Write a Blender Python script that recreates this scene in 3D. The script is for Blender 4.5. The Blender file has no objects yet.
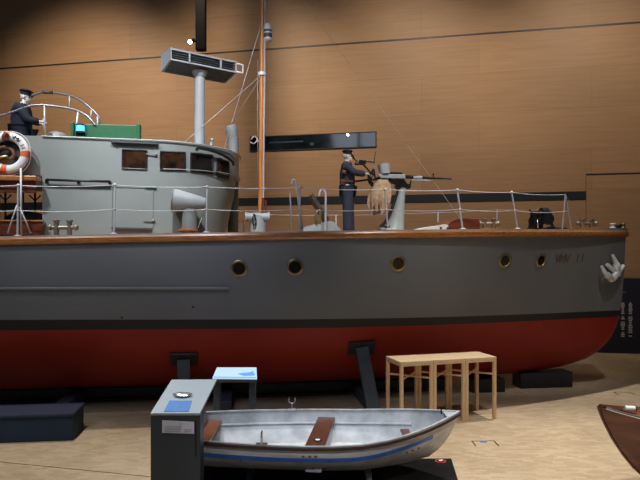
import bpy, bmesh, math, random
from mathutils import Vector, Matrix, Euler
random.seed(7)
V = Vector
PI = math.pi
scene = bpy.context.scene
COL = scene.collection
E = 3.0            # eye height of the photographer
F = 600.0          # focal length in pixels
HY = 255.0         # horizon row

# ------------------------------------------------------------------ materials
def new_mat(name):
    m = bpy.data.materials.new(name); m.use_nodes = True
    nt = m.node_tree; b = nt.nodes['Principled BSDF']
    return m, nt, b
def mat(name, col, rough=0.5, metal=0.0, var=0.12, scale=6.0, stretch=(1,1,1), bump=0.0, emis=None, estr=0.0, spec=0.5, coat=0.0, trans=0.0, alpha=1.0):
    m, nt, b = new_mat(name)
    N, Lk = nt.nodes, nt.links
    tc = N.new('ShaderNodeTexCoord'); mp = N.new('ShaderNodeMapping'); mp.inputs['Scale'].default_value = stretch
    nz = N.new('ShaderNodeTexNoise'); nz.inputs['Scale'].default_value = scale; nz.inputs['Detail'].default_value = 5
    Lk.new(tc.outputs['Object'], mp.inputs['Vector']); Lk.new(mp.outputs['Vector'], nz.inputs['Vector'])
    rp = N.new('ShaderNodeValToRGB')
    rp.color_ramp.elements[0].position = .3; rp.color_ramp.elements[1].position = .7
    rp.color_ramp.elements[0].color = (*[max(0, c*(1-var)) for c in col], 1)
    rp.color_ramp.elements[1].color = (*[min(1, c*(1+var)) for c in col], 1)
    Lk.new(nz.outputs['Fac'], rp.inputs['Fac']); Lk.new(rp.outputs['Color'], b.inputs['Base Color'])
    b.inputs['Roughness'].default_value = rough; b.inputs['Metallic'].default_value = metal
    b.inputs['Specular IOR Level'].default_value = spec
    b.inputs['Coat Weight'].default_value = coat
    b.inputs['Transmission Weight'].default_value = trans
    b.inputs['Alpha'].default_value = alpha
    if bump:
        bp = N.new('ShaderNodeBump'); bp.inputs['Strength'].default_value = bump; bp.inputs['Distance'].default_value = .01
        Lk.new(nz.outputs['Fac'], bp.inputs['Height']); Lk.new(bp.outputs['Normal'], b.inputs['Normal'])
    if emis:
        b.inputs['Emission Color'].default_value = (*emis, 1); b.inputs['Emission Strength'].default_value = estr
    return m

M = {}
M['grey']    = mat('boat_grey_paint', (.235,.262,.25), .42, var=.05, scale=2.5)
M['grey_lt'] = mat('light_grey_paint', (.36,.40,.41), .4, var=.05)
M['pole']    = mat('pole_grey', (.38,.41,.43), .38, var=.04)
M['rib']     = mat('rib_grey', (.17,.18,.19), .5, var=.04)
M['grey_dk'] = mat('dark_grey_paint', (.07,.075,.08), .5, var=.1)
M['white']   = mat('white_paint', (.75,.76,.78), .4, var=.04)
M['pipe']    = mat('dull_pipe', (.15,.16,.19), .35, .3, var=.1)
M['wire']    = mat('rail_paint', (.46,.47,.51), .4, var=.05)
M['varnish'] = mat('varnished_wood', (.36,.135,.035), .25, var=.35, scale=8, stretch=(.6,4,4), coat=.5)
M['deck']    = mat('deck_planks', (.30,.16,.07), .5, var=.2, scale=6, stretch=(.4,6,1))
M['mahog']   = mat('mahogany', (.13,.035,.016), .22, var=.35, scale=5, stretch=(.5,3,5), coat=.6)
M['mahog2']  = mat('mahogany_hull', (.12,.024,.007), .3, var=.75, scale=2.2, stretch=(.4,1,3.5), coat=.4)
M['cap_rail']= mat('worn_cap_rail', (.42,.36,.34), .4, var=.25, scale=5, stretch=(.3,3,3))
M['black']   = mat('black_paint', (.012,.012,.014), .45, var=.2)
M['iron']    = mat('dark_gunmetal', (.02,.022,.026), .35, .6, var=.3)
M['brass']   = mat('old_brass', (.32,.24,.12), .38, .75, var=.3)
M['bitt']    = mat('weathered_bronze', (.25,.22,.17), .42, .6, var=.25)
M['glass']   = mat('dark_window_glass', (.012,.009,.008), .12, 0, var=.6, scale=3, spec=.6)
M['glassb']  = mat('brown_window_glass', (.03,.013,.006), .15, 0, var=.9, scale=5, spec=.6)
M['navy']    = mat('navy_wool', (.006,.008,.022), .85, var=.2, scale=20)
M['navy2']   = mat('navy_wool_faded', (.032,.042,.07), .85, var=.2, scale=20)
M['skin']    = mat('mannequin_white', (.72,.66,.62), .5, var=.04)
M['hand']    = mat('mannequin_skin', (.65,.5,.42), .5, var=.05)
M['red']     = mat('red_cloth', (.4,.03,.03), .8)
M['leather'] = mat('brown_leather', (.12,.03,.02), .5, var=.2)
M['tan']     = mat('tan_canvas', (.56,.39,.25), .9, var=.25, scale=14, bump=.5)
M['green']   = mat('green_lamp_screen', (.012,.10,.038), .45, var=.08)
M['bluelens']= mat('blue_lens', (.05,.35,.8), .1, emis=(.15,.55,1), estr=1.2)
M['orange']  = mat('orange_band', (.75,.13,.03), .6, var=.08)
M['ringw']   = mat('life_ring_white', (.78,.76,.75), .5, var=.05)
M['ink']     = mat('dark_lettering', (.03,.03,.035), .6)
M['gold']    = mat('dull_gold_letters', (.14,.11,.06), .5, .2)
M['rope']    = mat('rope', (.5,.48,.45), .9)
M['leatherrope'] = mat('brown_coil', (.16,.07,.035), .7, var=.4, scale=12)
M['plastic'] = mat('white_plastic_sheet', (.75,.76,.78), .5)
M['anchor']  = mat('galvanised_anchor', (.8,.84,.86), .38, .2, var=.15)
M['alu']     = mat('dull_aluminium', (.58,.58,.60), .5, .15, var=.3, scale=3, stretch=(.6,2,3))
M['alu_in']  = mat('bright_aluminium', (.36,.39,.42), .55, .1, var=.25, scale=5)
M['blue']    = mat('blue_stripe', (.05,.17,.55), .45, var=.2, scale=8)
M['rub']     = mat('brown_rub_rail', (.035,.018,.014), .6, var=.3)
M['thwart']  = mat('varnished_thwart', (.09,.03,.016), .35, var=.3, scale=7, stretch=(3,.6,3))
M['seatw']   = mat('orange_brown_seat', (.19,.062,.024), .35, var=.2, scale=7, stretch=(3,.6,3))
M['plinth']  = mat('black_plinth', (.006,.006,.007), .7, spec=.15)
M['podium']  = mat('podium_anthracite', (.035,.043,.05), .5, var=.05)
M['podtop']  = mat('podium_top_grey', (.40,.47,.52), .4, var=.03)
M['padblue'] = mat('blue_pad', (.09,.25,.62), .5, var=.12, scale=20)
M['silver']  = mat('silver_model', (.6,.6,.62), .25, .8)
M['paper']   = mat('label_paper', (.62,.6,.64), .7, var=.03)
M['papert']  = mat('label_print', (.35,.34,.37), .7)
M['screen']  = mat('lit_display', (.2,.3,.45), .4, var=.02, emis=(.62,.84,1), estr=.72)
M['screenb'] = mat('display_blue', (.1,.25,.6), .4, emis=(.08,.25,.75), estr=1.0)
M['steel']   = mat('blue_black_steel', (.045,.06,.075), .5, var=.2)
M['bench']   = mat('dark_blue_bench', (.008,.028,.055), .75, var=.12, scale=3)
M['bench2']  = mat('dark_blue_cushion', (.018,.024,.055), .85, var=.1)
M['birch']   = mat('pale_birch', (.68,.47,.27), .5, var=.13, scale=6, stretch=(1,1,.25))
M['birch2']  = mat('pale_birch_top', (.74,.55,.35), .5, var=.1, scale=6, stretch=(.4,4,1))
M['stripe']  = mat('navy_wall_recess', (.006,.008,.015), .5)
M['panel']   = mat('navy_display_board', (.012,.013,.03), .5, var=.1)
M['textw']   = mat('white_print', (.45,.45,.5), .6)
M['pink']    = mat('pink_floor_print', (.42,.22,.2), .7)
M['wallglass'] = mat('dark_opening_glass', (.008,.013,.017), .08, var=.9, scale=2.2, spec=.8)  # strong colour variation paints in bluish reflections
M['signred'] = mat('red_sign', (.6,.03,.03), .5)
M['chrome']  = mat('chrome', (.6,.62,.65), .15, .9)
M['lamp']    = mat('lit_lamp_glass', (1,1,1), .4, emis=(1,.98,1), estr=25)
M['ceil']    = mat('dark_ceiling', (.05,.045,.04), .9)
M['mast']    = mat('mast_varnish', (.55,.21,.06), .3, var=.25, scale=6, stretch=(4,4,.4), coat=.4)

def hull_material():
    m, nt, b = new_mat('hull_paint')
    N, Lk = nt.nodes, nt.links
    tc = N.new('ShaderNodeTexCoord'); sp = N.new('ShaderNodeSeparateXYZ'); Lk.new(tc.outputs['Object'], sp.inputs[0])
    # height above the painted waterline: z + 0.0133 * x   (x is negative going aft)
    mu = N.new('ShaderNodeMath'); mu.operation = 'MULTIPLY'; mu.inputs[1].default_value = .0120; Lk.new(sp.outputs['X'], mu.inputs[0])
    ad = N.new('ShaderNodeMath'); ad.operation = 'ADD'; Lk.new(sp.outputs['Z'], ad.inputs[0]); Lk.new(mu.outputs[0], ad.inputs[1])
    g1 = N.new('ShaderNodeMath'); g1.operation = 'GREATER_THAN'; g1.inputs[1].default_value = 1.565
    mu2 = N.new('ShaderNodeMath'); mu2.operation = 'MULTIPLY'; mu2.inputs[1].default_value = .0085; Lk.new(sp.outputs['X'], mu2.inputs[0])
    ad2 = N.new('ShaderNodeMath'); ad2.operation = 'ADD'; Lk.new(sp.outputs['Z'], ad2.inputs[0]); Lk.new(mu2.outputs[0], ad2.inputs[1]); Lk.new(ad2.outputs[0], g1.inputs[0])
    g2 = N.new('ShaderNodeMath'); g2.operation = 'GREATER_THAN'; g2.inputs[1].default_value = 1.71; Lk.new(ad.outputs[0], g2.inputs[0])
    nz = N.new('ShaderNodeTexNoise'); nz.inputs['Scale'].default_value = .9; nz.inputs['Detail'].default_value = 6
    Lk.new(tc.outputs['Object'], nz.inputs['Vector'])
    def ramp(a, c):
        r = N.new('ShaderNodeValToRGB'); r.color_ramp.elements[0].position = .3; r.color_ramp.elements[1].position = .7
        r.color_ramp.elements[0].color = (*a, 1); r.color_ramp.elements[1].color = (*c, 1); Lk.new(nz.outputs['Fac'], r.inputs['Fac']); return r
    red = ramp((.23,.014,.008), (.29,.022,.011)); gry = ramp((.150,.160,.172), (.172,.183,.197))
    m1 = N.new('ShaderNodeMix'); m1.data_type = 'RGBA'; m2 = N.new('ShaderNodeMix'); m2.data_type = 'RGBA'
    Lk.new(g1.outputs[0], m1.inputs[0]); Lk.new(red.outputs[0], m1.inputs[6]); m1.inputs[7].default_value = (.018,.018,.02,1)
    Lk.new(g2.outputs[0], m2.inputs[0]); Lk.new(m1.outputs[2], m2.inputs[6]); Lk.new(gry.outputs[0], m2.inputs[7])
    Lk.new(m2.outputs[2], b.inputs['Base Color']); b.inputs['Roughness'].default_value = .5; b.inputs['Specular IOR Level'].default_value = .3
    # faint plate unevenness
    bp = N.new('ShaderNodeBump'); bp.inputs['Strength'].default_value = .12; bp.inputs['Distance'].default_value = .05
    Lk.new(nz.outputs['Fac'], bp.inputs['Height']); Lk.new(bp.outputs['Normal'], b.inputs['Normal'])
    return m
def wall_material():
    m, nt, b = new_mat('oak_veneer_wall')
    N, Lk = nt.nodes, nt.links
    tc = N.new('ShaderNodeTexCoord'); sp = N.new('ShaderNodeSeparateXYZ'); Lk.new(tc.outputs['Object'], sp.inputs[0])
    cb = N.new('ShaderNodeCombineXYZ'); Lk.new(sp.outputs['X'], cb.inputs[0]); Lk.new(sp.outputs['Z'], cb.inputs[1])
    mp = N.new('ShaderNodeMapping'); mp.inputs['Scale'].default_value = (.35, 5, 1); Lk.new(cb.outputs[0], mp.inputs['Vector'])
    nz = N.new('ShaderNodeTexNoise'); nz.inputs['Scale'].default_value = 2.2; nz.inputs['Detail'].default_value = 7; nz.inputs['Distortion'].default_value = .4
    Lk.new(mp.outputs['Vector'], nz.inputs['Vector'])
    r = N.new('ShaderNodeValToRGB'); r.color_ramp.elements[0].position = .25; r.color_ramp.elements[1].position = .75
    r.color_ramp.elements[0].color = (.315,.180,.092,1); r.color_ramp.elements[1].color = (.385,.232,.126,1); Lk.new(nz.outputs['Fac'], r.inputs['Fac'])
    br = N.new('ShaderNodeTexBrick'); br.offset = .35; br.inputs['Scale'].default_value = 1.0
    br.inputs['Brick Width'].default_value = 5.2; br.inputs['Row Height'].default_value = 1.26; br.inputs['Mortar Size'].default_value = .006
    br.inputs['Color1'].default_value = (.88,.88,.88,1); br.inputs['Color2'].default_value = (1.0,1.0,1.0,1); br.inputs['Mortar'].default_value = (.70,.68,.66,1)
    Lk.new(cb.outputs[0], br.inputs['Vector'])
    mx = N.new('ShaderNodeMix'); mx.data_type = 'RGBA'; mx.blend_type = 'MULTIPLY'; mx.inputs[0].default_value = 1
    Lk.new(r.outputs[0], mx.inputs[6]); Lk.new(br.outputs['Color'], mx.inputs[7]); Lk.new(mx.outputs[2], b.inputs['Base Color'])
    b.inputs['Roughness'].default_value = .55
    return m
def floor_material():
    m, nt, b = new_mat('end_grain_floor')
    N, Lk = nt.nodes, nt.links
    tc = N.new('ShaderNodeTexCoord'); 
    br = N.new('ShaderNodeTexBrick'); br.inputs['Scale'].default_value = 1.0
    br.inputs['Brick Width'].default_value = .16; br.inputs['Row Height'].default_value = .065; br.inputs['Mortar Size'].default_value = .002
    br.inputs['Color1'].default_value = (.46,.36,.235,1); br.inputs['Color2'].default_value = (.60,.48,.33,1); br.inputs['Mortar'].default_value = (.40,.30,.19,1)
    nz = N.new('ShaderNodeTexNoise'); nz.inputs['Scale'].default_value = .7; nz.inputs['Detail'].default_value = 6
    Lk.new(tc.outputs['Object'], br.inputs['Vector']); Lk.new(tc.outputs['Object'], nz.inputs['Vector'])
    r = N.new('ShaderNodeValToRGB'); r.color_ramp.elements[0].position = .3; r.color_ramp.elements[1].position = .7
    r.color_ramp.elements[0].color = (.82,.80,.78,1); r.color_ramp.elements[1].color = (1.1,1.1,1.1,1); Lk.new(nz.outputs['Fac'], r.inputs['Fac'])
    mx = N.new('ShaderNodeMix'); mx.data_type = 'RGBA'; mx.blend_type = 'MULTIPLY'; mx.inputs[0].default_value = 1
    Lk.new(br.outputs['Color'], mx.inputs[6]); Lk.new(r.outputs[0], mx.inputs[7]); Lk.new(mx.outputs[2], b.inputs['Base Color'])
    n2 = N.new('ShaderNodeTexNoise'); n2.inputs['Scale'].default_value = 3; Lk.new(tc.outputs['Object'], n2.inputs['Vector'])
    mr = N.new('ShaderNodeMapRange'); mr.inputs['To Min'].default_value = .32; mr.inputs['To Max'].default_value = .5
    Lk.new(n2.outputs['Fac'], mr.inputs['Value']); Lk.new(mr.outputs[0], b.inputs['Roughness'])
    return m
M['hull'] = hull_material(); M['wall'] = wall_material(); M['floor'] = floor_material()

# ------------------------------------------------------------------ mesh builder
class MB:
    def __init__(s): s.v = []; s.f = []; s.sm = []
    def add(s, vs, fs, smooth=False):
        o = len(s.v); s.v += [V(p) for p in vs]
        for f in fs: s.f.append([i+o for i in f]); s.sm.append(smooth)
    def box(s, c, size, rot=None):
        c = V(c); h = V(size)/2; R = rot if rot else Matrix.Identity(3)
        vs = [c + R @ V((x*h.x, y*h.y, z*h.z)) for x in (-1,1) for y in (-1,1) for z in (-1,1)]
        s.add(vs, [(0,1,3,2),(4,6,7,5),(0,4,5,1),(2,3,7,6),(0,2,6,4),(1,5,7,3)]); return s
    def bevbox(s, c, size, bev=.01, rot=None):
        bm = bmesh.new(); bmesh.ops.create_cube(bm, size=1)
        for v in bm.verts: v.co = V((v.co.x*size[0], v.co.y*size[1], v.co.z*size[2]))
        bmesh.ops.bevel(bm, geom=bm.edges[:], offset=bev, segments=2, profile=.5, affect='EDGES')
        R = rot if rot else Matrix.Identity(3); c = V(c)
        bm.verts.ensure_lookup_table()
        s.add([c + R @ v.co for v in bm.verts], [[v.index for v in f.verts] for f in bm.faces], False); bm.free(); return s
    def bar(s, a, b, w, h, up=(0,0,1)):          # rectangular bar between two points
        a = V(a); b = V(b); d = (b-a).normalized(); u = V(up)
        if abs(d.dot(u)) > .98: u = V((1,0,0))
        x = d.cross(u).normalized(); y = x.cross(d)
        vs = []
        for p in (a, b):
            for i, j in ((-1,-1),(1,-1),(1,1),(-1,1)): vs.append(p + x*i*w/2 + y*j*h/2)
        s.add(vs, [(3,2,1,0),(4,5,6,7),(0,1,5,4),(1,2,6,5),(2,3,7,6),(3,0,4,7)]); return s
    def cyl(s, a, b, r0, r1=None, n=16, cap=True):
        return s.tube([a, b], [r0, r0 if r1 is None else r1], n, cap)
    def tube(s, pts, r, n=8, cap=True, closed=False):
        pts = [V(p) for p in pts]; k = len(pts)
        rs = r if isinstance(r, (list, tuple)) else [r]*k
        up = None; vs = []; fs = []
        for i, p in enumerate(pts):
            if closed: d = pts[(i+1) % k]-pts[i-1]
            else: d = pts[min(i+1, k-1)]-pts[max(i-1, 0)]
            d.normalize()
            if up is None:
                up = V((0,0,1)) if abs(d.z) < .9 else V((1,0,0))
            x = d.cross(up)
            if x.length < 1e-5: x = d.orthogonal()
            x.normalize(); y = x.cross(d).normalized(); up = y
            for j in range(n):
                a = 2*PI*j/n; vs.append(p + (x*math.cos(a)+y*math.sin(a))*rs[i])
        for i in range(k if closed else k-1):
            for j in range(n):
                a = i*n+j; b = i*n+(j+1) % n; c = ((i+1) % k)*n+(j+1) % n; d_ = ((i+1) % k)*n+j
                fs.append((a, d_, c, b))
        s.add(vs, fs, True)
        if cap and not closed:
            s.add(vs[:n], [list(range(n))]); s.add(vs[-n:], [list(range(n))[::-1]])
        return s
    def lathe(s, prof, org=(0,0,0), axis=(0,0,1), n=24):
        ax = V(axis).normalized(); x = ax.orthogonal().normalized(); y = ax.cross(x); o = V(org)
        vs = []; fs = []
        for (r, h) in prof:
            for j in range(n):
                a = 2*PI*j/n; vs.append(o + ax*h + (x*math.cos(a)+y*math.sin(a))*max(r, 1e-4))
        for i in range(len(prof)-1):
            for j in range(n):
                fs.append((i*n+j, i*n+(j+1) % n, (i+1)*n+(j+1) % n, (i+1)*n+j))
        s.add(vs, fs, True); return s
    def grid(s, rows, smooth=True, closed=False):
        n = len(rows[0]); vs = [p for r in rows for p in r]; fs = []
        for i in range(len(rows)-1):
            for j in range(n if closed else n-1):
                fs.append((i*n+j, i*n+(j+1) % n, (i+1)*n+(j+1) % n, (i+1)*n+j))
        s.add(vs, fs, smooth); return s
    def poly(s, pts): s.add(pts, [list(range(len(pts)))]); return s
    def prism(s, pts, off):                      # pts planar polygon, extruded by off
        n = len(pts); off = V(off); a = [V(p) for p in pts]; b = [p+off for p in a]
        s.add(a+b, [list(range(n))[::-1], list(range(n, 2*n))] + [(i, (i+1) % n, n+(i+1) % n, n+i) for i in range(n)]); return s
    def ell(s, c, r, n=16, m=10, rot=None):
        c = V(c); R = rot if rot else Matrix.Identity(3); rows = []
        for i in range(m+1):
            t = PI*i/m; rows.append([c + R @ V((r[0]*max(math.sin(t), .002)*math.cos(2*PI*j/n), r[1]*max(math.sin(t), .002)*math.sin(2*PI*j/n), r[2]*math.cos(t))) for j in range(n)])
        return s.grid(rows, True, True)
    def mesh(s, name, base=V((0,0,0))):
        me = bpy.data.meshes.new(name)
        me.from_pydata([tuple(p-base) for p in s.v], [], s.f)
        me.polygons.foreach_set('use_smooth', s.sm); me.update()
        bm = bmesh.new(); bm.from_mesh(me); bmesh.ops.remove_doubles(bm, verts=bm.verts, dist=1e-5)
        bmesh.ops.recalc_face_normals(bm, faces=bm.faces)
        for e in bm.edges:
            if len(e.link_faces) == 2 and e.calc_face_angle(0) > .75: e.smooth = False
        bm.to_mesh(me); bm.free()
        return me

def spline(pts, k=6):
    P = [V(p) for p in pts]; out = []
    for i in range(len(P)-1):
        p0 = P[max(i-1, 0)]; p1 = P[i]; p2 = P[i+1]; p3 = P[min(i+2, len(P)-1)]
        for j in range(k):
            t = j/k
            out.append(.5*((2*p1)+(p2-p0)*t+(2*p0-5*p1+4*p2-p3)*t*t+(3*p1-p0-3*p2+p3)*t**3))
    out.append(P[-1]); return out

# ------------------------------------------------------------------ frames
YAW = math.radians(7)
BM = Matrix.Translation((7.14, 14.0, 0)) @ Matrix.Rotation(YAW, 4, 'Z')      # boat frame: x to the bow, y to port, origin on the floor under the stem
BI = BM.inverted()
WA = math.atan(600/2890.)
WM = Matrix.Translation((0, 20.28, 0)) @ Matrix.Rotation(-WA, 4, 'Z')        # wall frame: x along the wall, y into it
WI = WM.inverted()
ID = Matrix.Identity(4)
def ray(px, py): return V(((px-320)/F, 1, (HY-py)/F))
def on_plane(MI, px, py, yl):
    o = MI @ V((0,0,E)); d = MI.to_3x3() @ ray(px, py); t = (yl-o.y)/d.y
    return o + d*t
def L(px, py, yl=0): return on_plane(BI, px, py, yl)
def WL(px, py, yl=0): return on_plane(WI, px, py, yl)
def W(px, py, Y): return V((0,0,E)) + ray(px, py)*Y
def FL(px, py): return W(px, py, E*F/(py-HY))

def setp(o, label=None, cat=None, group=None, kind=None):
    if label: o['label'] = label
    if cat: o['category'] = cat
    if group: o['group'] = group
    if kind: o['kind'] = kind
    return o
BASE = {}
def thing(name, label, cat, base, Mx=BM, group=None):
    o = bpy.data.objects.new(name, None); COL.objects.link(o); base = V(base)
    o.empty_display_size = .1
    o.matrix_world = Mx @ Matrix.Translation(base); BASE[o.name] = base
    return setp(o, label, cat, group)
def part(name, mb, m, parent, label=None, bevel=0):
    base = BASE[parent.name]; me = mb.mesh(name, base)
    o = bpy.data.objects.new(name, me); COL.objects.link(o); o.parent = parent; BASE[o.name] = base
    me.materials.append(m)
    if bevel:
        bv = o.modifiers.new('bevel', 'BEVEL'); bv.width = bevel; bv.segments = 2; bv.limit_method = 'ANGLE'
    if label: o['label'] = label
    return o
def solo(name, mb, m, base, Mx, label=None, cat=None, group=None, kind=None, bevel=0):
    base = V(base); me = mb.mesh(name, base); me.materials.append(m)
    o = bpy.data.objects.new(name, me); COL.objects.link(o); o.matrix_world = Mx @ Matrix.Translation(base); BASE[o.name] = base
    if bevel:
        bv = o.modifiers.new('bevel', 'BEVEL'); bv.width = bevel; bv.segments = 2; bv.limit_method = 'ANGLE'
    return setp(o, label, cat, group, kind)
def text_mb(txt, size, org, xa, ya, ext=.002, align='CENTER'):
    cu = bpy.data.curves.new('txt', 'FONT'); cu.body = txt; cu.size = size; cu.extrude = ext; cu.align_x = align; cu.align_y = 'CENTER'; cu.resolution_u = 3
    ob = bpy.data.objects.new('txt', cu); COL.objects.link(ob); dg = bpy.context.evaluated_depsgraph_get(); dg.update()
    me = bpy.data.meshes.new_from_object(ob.evaluated_get(dg))
    xa = V(xa).normalized(); ya = V(ya).normalized(); za = xa.cross(ya); o = V(org)
    mb = MB(); mb.add([o + xa*v.co.x + ya*v.co.y + za*v.co.z for v in me.vertices], [list(p.vertices) for p in me.polygons])
    bpy.data.objects.remove(ob); bpy.data.meshes.remove(me); bpy.data.curves.remove(cu)
    return mb

# ------------------------------------------------------------------ THE ROOM
mb = MB(); mb.box((0,4,-.1), (60,50,.2))
solo('floor', mb, M['floor'], (0,0,0), ID, kind='structure')
mb = MB(); mb.box((-4,.15,6.5), (60,.3,13))
solo('wall_back', mb, M['wall'], (0,0,0), WM, kind='structure')
mb = MB(); mb.box((0,2,13.1), (60,46,.2))
solo('ceiling', mb, M['ceil'], (0,0,0), ID, kind='structure')
def wall_strip(name, x0, y0, x1, y1, th, m, depth=.012):
    a = WL(x0, y0); b = WL(x1, y1); z = (a.z+b.z)/2
    mb = MB(); mb.box(((a.x+b.x)/2, -depth/2, z), (abs(b.x-a.x), depth, th))
    return solo(name, mb, m, (0,0,0), WM, kind='structure')
zs = WL(320,45.5).z
mb = MB(); mb.box((-4,-.006,zs), (60,.012,.05)); solo('trim_1', mb, M['stripe'], (0,0,0), WM, kind='structure')
a = WL(586,191.2); b = WL(586,199.6)
mb = MB(); mb.box(((a.x-34)/2,-.01,(a.z+b.z)/2), (a.x+34,.02,a.z-b.z)); solo('trim_2', mb, M['stripe'], (0,0,0), WM, kind='structure')
a = WL(586,174.5)
mb = MB(); mb.box(((a.x+26)/2,-.006,a.z), (26-a.x,.012,.04)); solo('trim_3', mb, M['stripe'], (0,0,0), WM, kind='structure')
mb = MB(); mb.box((a.x,-.006,(a.z+2.3)/2), (.018,.012,a.z-2.3)); solo('trim_4', mb, mat('veneer_joint', (.17,.09,.04), .6), (0,0,0), WM, kind='structure')
# dark glazed opening in the wall
a = WL(250.5,138.3); b = WL(376,146.8); c = WL(376,132)
zt = c.z; zb = b.z
win = thing('window_1', None, None, ((a.x+b.x)/2,0,zb), WM); win['kind'] = 'structure'
mb = MB(); mb.box(((a.x+b.x)/2,-.012,(zt+zb)/2), (b.x-a.x,.02,zt-zb)); part('pane', mb, M['wallglass'], win)
mb = MB()
for zz in (zt, zb): mb.box(((a.x+b.x)/2,-.02,zz), (b.x-a.x+.04,.04,.03))
for xx in (a.x, b.x): mb.box((xx,-.02,(zt+zb)/2), (.03,.04,zt-zb))
part('window_frame', mb, M['black'], win)
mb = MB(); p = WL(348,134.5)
mb.ell((p.x,-.06,p.z-.02), (.035,.03,.035)); part('reflected_lamp', mb, M['lamp'], win)  # glowing bead stands in for a lamp mirrored in the pane
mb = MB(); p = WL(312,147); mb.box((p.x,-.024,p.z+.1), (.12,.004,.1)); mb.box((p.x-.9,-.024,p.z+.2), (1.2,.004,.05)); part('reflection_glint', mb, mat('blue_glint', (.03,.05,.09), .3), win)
# dark display board along the foot of the wall
zp = WL(625,278).z
mb = MB(); mb.bevbox((-1.0,-.04,zp/2), (36,.08,zp), .01)
board = solo('display_board', mb, M['panel'], (0,0,0), WM, 'dark navy display board along the foot of the wooden wall', 'board')
mb = MB()
p = WL(618,292); mb.box((p.x-.05,-.085,p.z), (.5,.006,.012))
part('heading_rule', mb, M['textw'], board)
for px in (622, 629.5):
    y = 303
    while y < 337:
        p = WL(px, y); w = random.uniform(.06,.13)
        part('printed_line', MB().box((p.x,-.085,p.z), (w,.006,.035)), M['textw'], board); y += 1.7 if random.random() < .8 else 3.6

# hanging black track with a spotlight
t = thing('hanging_lighting_column', 'black lighting column hanging from the ceiling behind the flat antenna box', 'light', W(201,51,16.0), ID)
a = W(201,51,16.0)
mb = MB(); mb.bevbox((a.x,a.y,(a.z+13)/2), (.27,.2,13-a.z), .03); part('column', mb, M['plinth'], t)
mb = MB(); b = W(193,41,15.9); b2 = W(190,42,15.7)
mb.cyl(b+V((.12,.05,.03)), b, .03, .03, 8); c = part('spotlight_head', MB().cyl(b+V((.02,.02,.03)), b2, .05, .07, 16), M['black'], t)
part('spotlight_bracket', mb, M['black'], t)
mb = MB(); dd = (b2-b).normalized(); mb.cyl(b2, b2+dd*.01, .052, .052, 16); part('lens', mb, M['lamp'], c)

# ------------------------------------------------------------------ PATROL BOAT
def lerp_tab(tab, x):
    if x <= tab[0][0]: return tab[0][1]
    for (a, va), (b, vb) in zip(tab, tab[1:]):
        if x <= b: return va+(vb-va)*(x-a)/(b-a)
    return tab[-1][1]
KEEL = [(0,3.56),(.03,2.9),(.06,2.45),(.10,1.95),(.175,1.577),(.28,1.29),(.45,1.02),(.7,.79),(1.02,.617),(1.63,.45),(2.6,.33),(4.5,.28),(16,.28),(20,.8)]
def zk(s): return lerp_tab(KEEL, s)
def zd(s): return 3.295+.255*max(0,(12.8-s)/12.8)**.85
def Bd(s):
    b = 2.05*(1-(1-min(max(s,0)/7.0,1))**2.2)
    if s > 14: b -= .5*((s-14)/6)**1.6
    return b
def hb(s, z):
    k = zk(s); d = zd(s)
    if z <= k: return 0
    t = min((z-k)/(d-k), 1); w = min(max((s-.3)/7.5, 0), 1)**.8
    return Bd(s)*((1-w)*t**.95 + w*(1-(1-t)**3)**.5)
def hull_hit(px, py):
    o = BI @ V((0,0,E)); d = BI.to_3x3() @ ray(px, py); t = 8.0
    f = lambda t: (lambda q: (-q.y) - hb(-q.x, q.z))(o+d*t)
    while t < 17 and f(t) > 0: t += .02
    a, b = t-.02, t
    for _ in range(20):
        m_ = (a+b)/2
        if f(m_) > 0: a = m_
        else: b = m_
    q = o+d*b; s = -q.x; e = .02
    n = V((-( hb(s-e, q.z)-hb(s+e, q.z))/(2*e), -1, -(hb(s, q.z+e)-hb(s, q.z-e))/(2*e)))   # outward: -y side
    n = V(((hb(s+e,q.z)-hb(s-e,q.z))/(2*e), -1, -(hb(s,q.z+e)-hb(s,q.z-e))/(2*e))).normalized()
    return q, n
def edge_at(px, inset=.1):                # near deck edge point seen at column px
    lo, hi = .2, 16
    def col(s):
        w = BM @ V((-s, -(Bd(s)-inset), zd(s))); return 320+F*w.x/w.y
    for _ in range(40):
        m_ = (lo+hi)/2
        if col(m_) > px: lo = m_
        else: hi = m_
    return V((-lo, -(Bd(lo)-inset), zd(lo)))

boat = thing('patrol_boat', 'long grey patrol boat with red bottom and wooden rubbing strake filling the hall', 'ship', (0,0,0))
S = [0,.015,.03,.06,.1,.14,.175,.22,.28,.36,.45,.57,.7,.85,1.02,1.3,1.63,2.1,2.6,3.2,3.8,4.5,5.2,6,7,8,9,10,11,12,13,14,15,16,17,18,19,20]
rows = []
for s in S:
    k, d = zk(s), zd(s); r = []
    for i in range(29):
        t = (i/28)**1.5; z = k+(d-k)*t; r.append(V((-s, -hb(s, z) if i else 0, z)))
    rows.append(r)
mb = MB(); mb.grid(rows)
mb.grid([[V((p.x,-p.y,p.z)) for p in r] for r in rows])
last = rows[-1]
mb.poly([p for p in last] + [V((p.x,-p.y,p.z)) for p in reversed(last[1:])])
hull = part('hull', mb, M['hull'], boat)
# keel skeg bar and stem
mb = MB(); mb.tube([V((-s-.01,0,zk(s)+.01)) for s in S[6:33] if s < 16], .035, 8); part('keel_bar', mb, mat('keel_red',(.16,.02,.012),.5), hull)
# deck
mb = MB(); rows = []
for s in S:
    B = max(Bd(s)-.02, .004); rows.append([V((-s, B*j/6, zd(s)-.02+.06*(1-(j/6)**2)*min(1,B))) for j in range(-6,7)])
mb.grid(rows); part('deck', mb, M['deck'], boat)
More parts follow.
